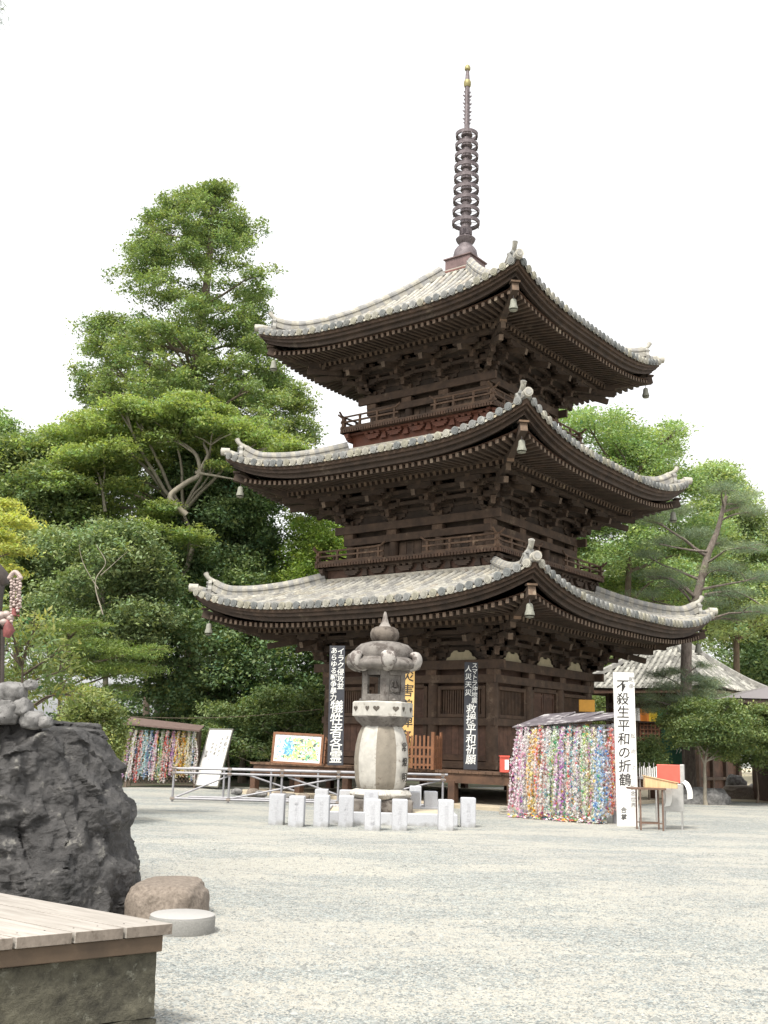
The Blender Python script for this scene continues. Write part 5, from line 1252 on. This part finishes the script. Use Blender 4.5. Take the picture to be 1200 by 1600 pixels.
four(hside, mb); mb.build('roof_tiles', TILE, hall)
mb = MB()
for k in range(4):
    n0 = len(mb.v); pts = [Vector((d, -d, rz2(d, d, .1))) for d in [.05 + (HA - .05) * i / 10 for i in range(11)]]
    sweep(mb, pts, [(-.1, -.06), (.1, -.06), (.1, .1), (0, .16), (-.1, .1)], [(.9, .9, .9), (.75, .75, .77)]); xf(mb, Matrix.Rotation(k * PI / 2, 4, 'Z'), n0)
mb.lathe([(.28, rz2(0, 0) - .05), (.28, rz2(0, 0) + .2), (.18, rz2(0, 0) + .25), (.2, rz2(0, 0) + .45), (.05, rz2(0, 0) + .62)], 12); mb.build('hip_ridges', TILE, hall)
mb = MB()
def hs2(mb, k):
    mb.beam((-HA + .1, -HA + .12, HE - .1 + .002 * (k % 2)), (HA - .1, -HA + .12, HE - .1 + .002 * (k % 2)), .08, .14)
    mb.poly([(-HA + .1, -HA + .1, HE - .04), (HA - .1, -HA + .1, HE - .04), (HW, -HW, HE + .1), (-HW, -HW, HE + .1)])
    for j in range(24): x = -HA + .2 + (2 * HA - .4) * j / 23; mb.beam((x, -HA + .15, HE - .09), (max(-HW, min(HW, x)), -HW, HE + .04), .07, .08)
four(hs2, mb); mb.build('eaves', WOODR, hall)
mb = MB(); mb.box((0, 0, HE / 2 + .05), (2 * HW - .1, 2 * HW - .1, HE - .1)); mb.build('wall', WOODR, hall)
for k in range(4):
    mb = MB()
    for x in (-HW, -HW / 3, HW / 3): mb.box((x, -HW, HE / 2), (.16, .16, HE))
    for z in (.5, 1.5, 2.7, 3.4): mb.box((0, -HW - .01, z), (2 * HW - .16, .12, .12))
    xf(mb, Matrix.Rotation(k * PI / 2, 4, 'Z')); mb.build('timber_frame', WOOD, hall)
    for q in range(3):
        mb = MB(); xc = -HW + 2 * HW * (q + .5) / 3
        for j in range(7): mb.box((xc - .5 + j / 6, -HW + .02, 2.1), (.03, .05, 1.08), tint=(2, 1.6, 1.3))
        for j in range(6): mb.box((xc, -HW + .013, 1.65 + .18 * j), (1.04, .036, .03), tint=(2, 1.6, 1.3))
        xf(mb, Matrix.Rotation(k * PI / 2, 4, 'Z')); mb.build('lattice_window', WOODR, hall)
# five-colour curtain strung in front of the hall
cu = empty('temple_curtain', at(995, 1115, 41)); tag(cu, 'striped purple, white, orange, yellow and green curtain strung under the hall eaves', 'curtain')
cols = [(.28, .13, .36), (.8, .78, .74), (.85, .28, .05), (.85, .60, .05), (.07, .33, .16)]
for j in range(15):
    mb = MB(); x = -.55 + .335 * j
    for i in range(4):
        xa, xb = x + .335 * i / 4, x + .335 * (i + 1) / 4; ya, yb = .03 * math.sin(i * 1.57), .03 * math.sin((i + 1) * 1.57); sag = lambda q: -.05 * math.sin(PI * (q + .55) / 5) + .014 * q
        n0 = len(mb.v)
        for yo in (0, .008): mb.v += [(xa, ya + yo, -.25 + sag(xa)), (xb, yb + yo, -.25 + sag(xb)), (xb, yb + yo, .22 + sag(xb)), (xa, ya + yo, .22 + sag(xa))]
        for f in ((0, 1, 2, 3), (7, 6, 5, 4), (0, 4, 5, 1), (2, 6, 7, 3)): mb.face([n0 + q for q in f], cols[j % 5])
    mb.build('stripe', mat('curtain_cloth', (.95, .95, .95), .06, 8, .85, .1) if j == 0 else bpy.data.materials['curtain_cloth'], cu)
mb = MB(); mb.tube([(-2.2, 0, .2), (0, 0, .21), (2, 0, .2), (4.6, 0, .30)], .012, 5); mb.build('cord', INKB, cu)
# green screen with white brush mark
gs = empty('green_screen', at(1053, 1196, 38.5)); tag(gs, 'dark green netting screen on a frame beside the pine trunk', 'screen'); gs.location.z = 0
gh = at(1053, 1137, 38.5).z; gz = at(1053, 1196, 38.5).z
mb = MB(); mb.box((0, 0, (gh + gz) / 2), (.86, .02, gh - gz)); mb.build('net', mat('green_net', (.035, .13, .085), .2, 8, .8, .3), gs)
mb = MB()
for sx in (-1, 1): mb.box((sx * .44, 0, gh / 2), (.05, .05, gh))
for z in (gz, gh): mb.box((0, 0, z), (.83, .045, .05))
mb.build('frame', WOODR, gs)
mb = MB(); 
for (x, z) in ((.08, 0), (.2, .03), (.15, .14), (.26, .1)): mb.tube([(x, -.02, gz + .4 + z), (x + .05, -.02, gz + .5 + z), (x + .02, -.02, gz + .56 + z)], .012, 5)
mb.build('chalk_marks', INKW, gs)
# dark low roof corner entering from the right
sr_ = empty('side_roof', (at(1210, 1180, 33).x + 2.4, 34.5, 0)); tag(sr_, 'low dark smooth-roofed building just entering the right edge of the photo', 'building')
c0 = at(1136, 1090, 33); bx = c0 - sr_.location
mb = MB(); z_ = bx.z; x0, x1 = bx.x, bx.x + 7
P = [(x0, -1.5, z_), (x1, -1.5, z_), (x1, 3.5, z_), (x0, 3.5, z_)]
top = [(x0 + 2.6, 1, z_ + .62), (x1 - 2.4, 1, z_ + .62)]
mb.poly([P[0], P[1], top[1], top[0]]); mb.poly([P[1], P[2], top[1]]); mb.poly([P[2], P[3], top[0], top[1]]); mb.poly([P[3], P[0], top[0]])
mb.build('roof', mat('copper_roof', (.19, .17, .175), .12, 3, .55, .1, stretch=(1, 12, 1)), sr_)
mb = MB(); mb.box(((x0 + x1) / 2, 1, z_ - .09), (6.9, 4.9, .14)); mb.build('eave_board', WOOD, sr_, bevel=.01)
mb = MB(); mb.box(((x0 + x1) / 2 + .8, 1.5, z_ / 2 - .08), (4.2, 3, z_ - .2)); mb.build('wall', WOODR, sr_)

# ------------------------------------------------------------------ rocks
def rock(name, label, loc, dims, m, seed, sub=5, amp=.18, flat=.0, rz=0.0, cat='rock', group=None, fr=1.2):
    bm = bmesh.new(); bmesh.ops.create_icosphere(bm, subdivisions=sub, radius=1)
    o3 = Vector((seed * 3.7, seed * 1.3, seed * 7.1))
    for v in bm.verts:
        p = v.co.copy(); q = Vector([math.copysign(abs(c) ** .72, c) for c in p]); n1 = noise.fractal(p * fr + o3, 1.0, 2.1, 5)
        q *= 1 + amp * n1 + amp * .35 * noise.fractal(p * fr * 4 + o3, .9, 2.2, 4)
        if flat and q.z > flat: q.z = flat + (q.z - flat) * .15
        v.co = Vector((q.x * dims[0], q.y * dims[1], q.z * dims[2]))
    me = bpy.data.meshes.new(name); bm.to_mesh(me); bm.free(); n = len(me.polygons)
    a = me.attributes.new('tint', 'FLOAT_COLOR', 'FACE'); a.data.foreach_set('color', np.ones(n * 4, dtype=np.float32)); me.materials.append(m)
    me.polygons.foreach_set('use_smooth', [True] * n)
    o = bpy.data.objects.new(name, me); COL.objects.link(o); o.location = loc; o.rotation_euler = (0, 0, rz); tag(o, label, cat, group); return o
ROCKD = mat('dark_basalt', (.020, .019, .019), .5, 5, .6, 1.0, col2=(.088, .083, .080), spots=((.22, .21, .185), 5, .60), bdist=.10, detail=14)
ROCKB = mat('brown_granite', (.15, .12, .095), .25, 30, .9, .6, col2=(.26, .215, .175), spots=((.10, .085, .07), 26, .6))
ROCKG = mat('grey_field_stone', (.10, .097, .093), .4, 9, .85, .8, col2=(.30, .29, .28), spots=((.05, .048, .045), 36, .56))
# big dark rock: lofted from its levels, creased and displaced
def big_rock():
    lev = [(-.1, 226), (.15, 220), (.36, 220), (.56, 200), (.69, 196), (.79, 202), (.92, 198), (1.12, 172), (1.40, 150), (1.56, 140), (1.64, 130), (1.69, 112), (1.71, 80)]
    Yc = 10.5; NR = 340; NZ = 250; V = []; o3 = Vector((4.2, 1.1, 8.8))
    zz = [l[0] for l in lev]; xx = [at(l[1] - 12, 1300, 9.9).x for l in lev]
    xc = -4.2
    for i in range(NZ + 1):
        z = -.1 + 1.81 * (i / NZ); xr = float(np.interp(z, zz, xx))
        rx = xr - xc; ry = 1.45 - .38 * max(0, z) ** 1.2
        if z > 1.60: s_ = 1 - .55 * ((z - 1.60) / .11) ** 2; ry *= s_; rx *= 1 - .28 * ((z - 1.60) / .11) ** 2
        for j in range(NR):
            th = 2 * PI * j / NR; ct, st = math.cos(th), math.sin(th)
            e = .62; x = xc + rx * math.copysign(abs(ct) ** e, ct); y = Yc + ry * math.copysign(abs(st) ** .8, st)
            p = Vector((x, y, z)); dirv = Vector((ct, st, .15))
            n1 = noise.fractal(Vector((x * 1.1, y * 1.1, z * .8)) + o3, 1.0, 2.0, 4)
            rg = 1 - abs(noise.fractal(Vector((x * 2.2 + z * .8, y * 2.2, z * 1.1)) + o3 * 2, 1.0, 2.1, 4)) * 2
            fn = noise.fractal(p * 7 + o3, .9, 2.2, 5); cell = noise.cell_vector(Vector((x * 3.1, y * 3.1, z * 2.3)))[0]
            rg2 = 1 - abs(noise.noise(Vector((x * 5 + z * 2, y * 5, z * 2.4)) + o3)) * 3.2
            k_ = .12 * n1 + .11 * rg - .08 + .05 * fn + .04 * rg2
            vd = noise.voronoi(Vector((x * 1.5, y * 1.5, z * 1.1)) + o3)[0]; vd2 = noise.voronoi(Vector((x * 4.2 + z, y * 4.2, z * 3.0)) + o3)[0]
            k_ = k_ * .7 + .27 * min(vd[1] - vd[0], .45) - .09 + .15 * min(vd2[1] - vd2[0], .4) + .03 * noise.fractal(p * 16 + o3, .8, 2.1, 3)
            for sc_f, am in ((1.3, .42), (3.4, .34)):
                q_ = Vector((x, y, z * .8)) * sc_f + o3; ce = noise.voronoi(q_)[1][0]; nn = noise.noise_vector(ce * 3.3 + o3); k_ += am * max(-.5, min(.5, (q_ - ce).dot(nn) * 1.6)) / sc_f
            k_ -= .06
            if ct > .2: k_ = k_ * (1 - .55 * min(1, (ct - .2) / .4)) - .05
            p += dirv * k_; p.z += .05 * n1 + .02 * fn; V.append(tuple(p))
    F_ = []
    for i in range(NZ):
        for j in range(NR): F_.append((i * NR + j, i * NR + (j + 1) % NR, (i + 1) * NR + (j + 1) % NR, (i + 1) * NR + j))
    top = len(V); tz = np.mean([V[NZ * NR + j] for j in range(NR)], 0); V.append((tz[0], tz[1], tz[2] + .05))
    mb = MB(); mb.v = V
    for f in F_: mb.face(f)
    for j in range(NR): mb.face((NZ * NR + j, NZ * NR + (j + 1) % NR, top))
    o = mb.build('dark_rock', ROCKD, None, smooth=89); tag(o, 'huge dark craggy rock at the left, as tall as a person', 'rock')
big_rock()
for j, (px, py, r, sd2) in enumerate(((18, 1083, 20, 1), (48, 1070, 9, 0), (8, 1112, 22, 3), (30, 1105, 17, 4), (50, 1125, 15, 5), (-14, 1090, 22, 6), (70, 1128, 10, 7))):
    p = at(px, py, 9.9); k_ = r * 9.9 / F
    rock('field_stone', ['pitted grey stone on top of the small pile on the dark rock', 'small round grey stone, upper right of the pile on the dark rock', 'large grey stone low in the pile at the left photo edge', 'oblong grey stone slanting across the middle of the pile', 'grey stone at the lower right of the pile on the dark rock', 'grey stone cut by the left photo edge at the top of the pile', 'smallest grey stone, rightmost on top of the dark rock'][j],
         p, (k_ * 1.15, k_, k_ * .9), ROCKG, sd2 + 11, sub=4, amp=.16, rz=j, group='stones piled on the dark rock')
rock('flat_rock', 'low brown flat-topped boulder on the gravel beside the dark rock', (gnd(270, 1425).x + .0, 10.15, .07), (.335, .42, .31), ROCKB, 5, 5, .16, flat=.66, fr=.7)
# stone cylinder stool
cy = gnd(283, 1463); so = empty('stone_stool', (cy.x - .035, cy.y + .22, -.03)); tag(so, 'low round stone seat with flat pale top on the gravel beside the wooden deck', 'stone seat')
mb = MB(); mb.lathe([(.255, -.02), (.265, .02), (.268, .14), (.26, .152)], 48); mb.build('drum', mat('grey_granite', (.21, .205, .19), .15, 70, .9, .3, spots=((.24, .235, .22), 60, .56)), so, smooth=40)
mb = MB(); mb.lathe([(.261, .151), (.262, .163), (.25, .170)], 48); mb.build('top_face', mat('pale_top_granite', (.34, .33, .315), .06, 40, .8, .15), so, smooth=40)  # top face in a paler granite than the drum
# rocks beside the sand path
for j, (px, py, w_, h_, Y) in enumerate(((1095, 1232, 40, 16, 33.5), (1170, 1226, 46, 13, 38), (1150, 1205, 16, 22, 39), (1185, 1212, 22, 14, 40), (1115, 1222, 22, 14, 34.5))):
    p = at(px, py, Y); k_ = Y / F; p.z = h_ * k_ * .35
    rock('garden_rock', ['broad grey rock under the low garden tree', 'long low rock at the far side of the sand path', 'upright grey rock at the foot of the azalea bush', 'grey rock cut by the right photo edge beyond the sand', 'small rock tucked right of the broad grey rock'][j], p, (w_ * k_, w_ * k_ * .6, h_ * k_ * 1.1), ROCKG if j != 1 else ROCKB, 21 + j, 4, .16, group='rocks along the planted bed')

# ------------------------------------------------------------------ wooden deck on stone block, bottom left
dkx = gnd(270, 1443, .56); dky = gnd(0, 1467, .56); dkf = gnd(0, 1395, .56)
ex = (dky - dkx).normalized(); ef = (dkf - dkx).normalized()        # along the front edge, along the seams
wd_ = empty('wooden_deck', dkx); tag(wd_, 'low deck of weathered pale boards on the stone block at the bottom left', 'deck')
DECKM = mat('weathered_deck_board', (.30, .27, .235), .14, 16, .75, .35, col2=(.42, .385, .345), spots=((.235, .205, .175), 14, .56))
for n_ in DECKM.node_tree.nodes:
    if n_.type == 'MAPPING': n_.vector_type = 'TEXTURE'; n_.inputs['Rotation'].default_value = (0, 0, math.atan2(ef.y, ef.x)); n_.inputs['Scale'].default_value = (9, .8, 1)
wbd = .0
L_ = 3.6; widths = [.46, .47, .46, .50, .5]
# boards run parallel to ef; their cut ends show along the front edge ex
front = [gnd(x, 1443 + (270 - x) * (1467 - 1443) / 270, .56) for x in (270, 196, 116, 24)]
acc = [(p - dkx).length for p in front] + [(front[3] - dkx).length + (.9)]
for j in range(4):
    a0, a1 = acc[j] + (.009 if j else 0), acc[j + 1] - .009
    mb = MB(); q = [ex * a0, ex * a1, ex * a1 + ef * L_, ex * a0 + ef * L_]; n0 = 0; tn = random.uniform(.92, 1.08)
    mb.v += [(p.x, p.y, -.055) for p in q] + [(p.x, p.y, 0) for p in q]
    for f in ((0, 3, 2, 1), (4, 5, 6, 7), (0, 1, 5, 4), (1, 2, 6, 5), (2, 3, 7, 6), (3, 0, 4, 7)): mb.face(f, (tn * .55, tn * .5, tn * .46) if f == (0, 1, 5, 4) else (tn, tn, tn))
    for e in (.25, .75):
        q_ = ex * (a0 + (a1 - a0) * e) + ef * .12; mb.tube([(q_.x, q_.y, -.01), (q_.x, q_.y, .002)], .006, 7, (.12, .10, .09))
    mb.build('deck_board', DECKM, wd_, bevel=.006)
mb = MB(); ins = ef * .05 + ex * .03
a_, b_ = ins, ex * (acc[-1]) + ins; mb.beam((a_.x, a_.y, -.10), (b_.x, b_.y, -.10), .06, .085); c_ = ins + ef * (L_ - .1); mb.beam((a_.x + ef.x * .1, a_.y + ef.y * .1, -.10), (c_.x, c_.y, -.10), .06, .085)
mb.build('edge_beam', mat('brown_timber', (.08, .053, .032), .25, 5, .7, .2), wd_, bevel=.005)
BLK = mat('mossy_block_stone', (.055, .05, .036), .45, 9, .95, .9, col2=(.13, .12, .085), spots=((.16, .155, .12), 14, .58), bdist=.05, detail=10)
def block(name, label, o0, w1, w2, z0, z1, sd3):
    bm = bmesh.new(); bmesh.ops.create_cube(bm, size=1); bmesh.ops.subdivide_edges(bm, edges=bm.edges[:], cuts=30, use_grid_fill=True)
    for v in bm.verts:
        u, t, z = v.co.x + .5, v.co.y + .5, v.co.z + .5; P = o0 + ex * (u * w1) + ef * (t * w2); P.z = z0 + (z1 - z0) * z
        n_ = noise.noise_vector(P * 5 + Vector((sd3, 0, 0))) * .012 + noise.noise_vector(P * 16) * .005
        r = .02; P += n_; v.co = P
    me = bpy.data.meshes.new(name); bm.to_mesh(me); bm.free(); n = len(me.polygons); a = me.attributes.new('tint', 'FLOAT_COLOR', 'FACE'); a.data.foreach_set('color', np.ones(n * 4, dtype=np.float32)); me.materials.append(BLK)
    o = bpy.data.objects.new(name, me); COL.objects.link(o); tag(o, label, 'stone block'); return o
ob0 = dkx + ins * 1.2; ob0.z = 0
block('stone_block', 'large mossy cut stone block carrying the wooden deck', ob0, 3.2, 3.3, .085, .415, 1)
block('footing_stone', 'rough footing stone under the right corner of the mossy block', ob0 - ex * .02, .34, .5, -.05, .075, 5)
block('footing_slab', 'long footing course under the mossy block at the photo bottom', ob0 + ex * .36, 2.8, 3.3, -.05, .075, 9)

# ------------------------------------------------------------------ bronze figure with beads at the left edge
bf = empty('bronze_statue', at(-22, 1120, 9.95)); bf.location.z = 1.70; tag(bf, 'dark bronze statue cut by the left photo edge, only shoulder and arm in view', 'statue')
def L3(px, py): return at(px, py, 9.95) - bf.location
mb = MB(); mb.tube([L3(-35, 1110), L3(-28, 1040), L3(-20, 960), L3(-14, 930), L3(-12, 905), L3(-14, 880)], [.16, .15, .13, .11, .12, .05], 20); mb.tube([L3(-12, 895), L3(2, 905), L3(6, 915)], [.11, .085, .05], 16)
mb.tube([L3(-8, 960), L3(4, 975), L3(10, 985), L3(16, 968)], [.06, .045, .035, .03], 12); mb.tube([L3(2, 1110), L3(3, 1050), L3(4, 980), L3(5, 960)], [.022] * 4, 10)
mb.lathe([(.30, -.03), (.28, .03), (.2, .08)], 20, L3(-30, 1118)); mb.build('figure', mat('dark_bronze', (.06, .048, .042), .3, 12, .5, .3, metal=.3), bf, smooth=60)
bd = empty('prayer_beads', at(24, 898, 9.8)); tag(bd, 'bundle of pale and red prayer beads with tassels hanging from the bronze statue', 'prayer beads')
def L4(px, py, dy=0): v = at(px, py, 9.8 + dy) - bd.location; return v
BEAD = mat('pale_beads', (.38, .30, .27), .25, 20, .5, .1); REDB = mat('red_beads', (.20, .06, .055), .3, 20, .5, .1)
mb = MB()
for j in range(12): a = j / 11; p = L4(15 + 17 * a, 903 - 9 * math.sin(PI * a)); mb.lathe([(.008, -.02), (.022, -.01), (.024, 0), (.022, .01), (.008, .02)], 8, p)
for (x, y0, y1) in ((18, 908, 985), (22, 905, 950), (27, 905, 960), (31, 903, 955)):
    n = int((y1 - y0) / 4.5)
    for j in range(n): mb.lathe([(.006, -.014), (.016, -.006), (.017, 0), (.015, .008), (.006, .014)], 8, L4(x + random.uniform(-1, 1), y0 + 4.5 * j, random.uniform(-.02, .02)))
mb.build('bead_strings', BEAD, bd, smooth=60)
mb = MB()
for (x, y0, y1) in ((29, 940, 962), (24, 948, 962)):
    for j in range(5): mb.lathe([(.005, -.012), (.014, 0), (.005, .012)], 8, L4(x, y0 + (y1 - y0) * j / 4))
mb.tube([L4(12, 968), L4(14, 985), L4(10, 996)], [.02, .055, .03], 10); mb.tube([L4(22, 950), L4(22, 962)], [.02, .026], 8); mb.build('tassels', REDB, bd, smooth=60)
mb = MB()
for (x, y, r) in ((2, 962, .045), (10, 960, .04), (16, 966, .035), (6, 972, .04)): mb.lathe([(r * .4, -r * .8), (r, -r * .2), (r, r * .3), (r * .5, r * .8)], 10, L4(x, y))
mb.build('large_beads', BEAD, bd, smooth=60)
# thin cord strung from the left rack towards the pagoda
c0 = Vector((LA.x - .6, LA.y - .2, 2.16)); c1 = Matrix.Rotation(PRZ, 4, 'Z') @ Vector((-3.02, -3.02, 2.5)) + Vector((PX, PY, 0)); cd_ = empty('cord', c0); tag(cd_, 'thin cord strung from the small left rack to the pagoda', 'cord')
mb = MB(); mb.tube([c0.lerp(c1, t / 10) - c0 - Vector((0, 0, .16 * math.sin(PI * t / 10))) for t in range(11)], .007, 5); mb.build('line', BARK, cd_)
# rubble and offcuts under the veranda, left end
for j in range(7):
    x = -3.9 + .42 * j + random.uniform(-.1, .1); rock('rubble_stone', ['flat', 'round', 'long', 'small', 'pale', 'cracked', 'broad'][j] + ' rubble stone lying under the left end of the veranda, ' + ['first', 'second', 'third', 'fourth', 'fifth', 'sixth', 'seventh'][j] + ' from the left', (x, 31.2 - .55 * j, .10), (.16 + .05 * (j % 3), .14, .09 + .03 * (j % 2)), ROCKB if j % 2 else ROCKG, 40 + j, 3, .2, rz=j, group='rubble under the veranda')
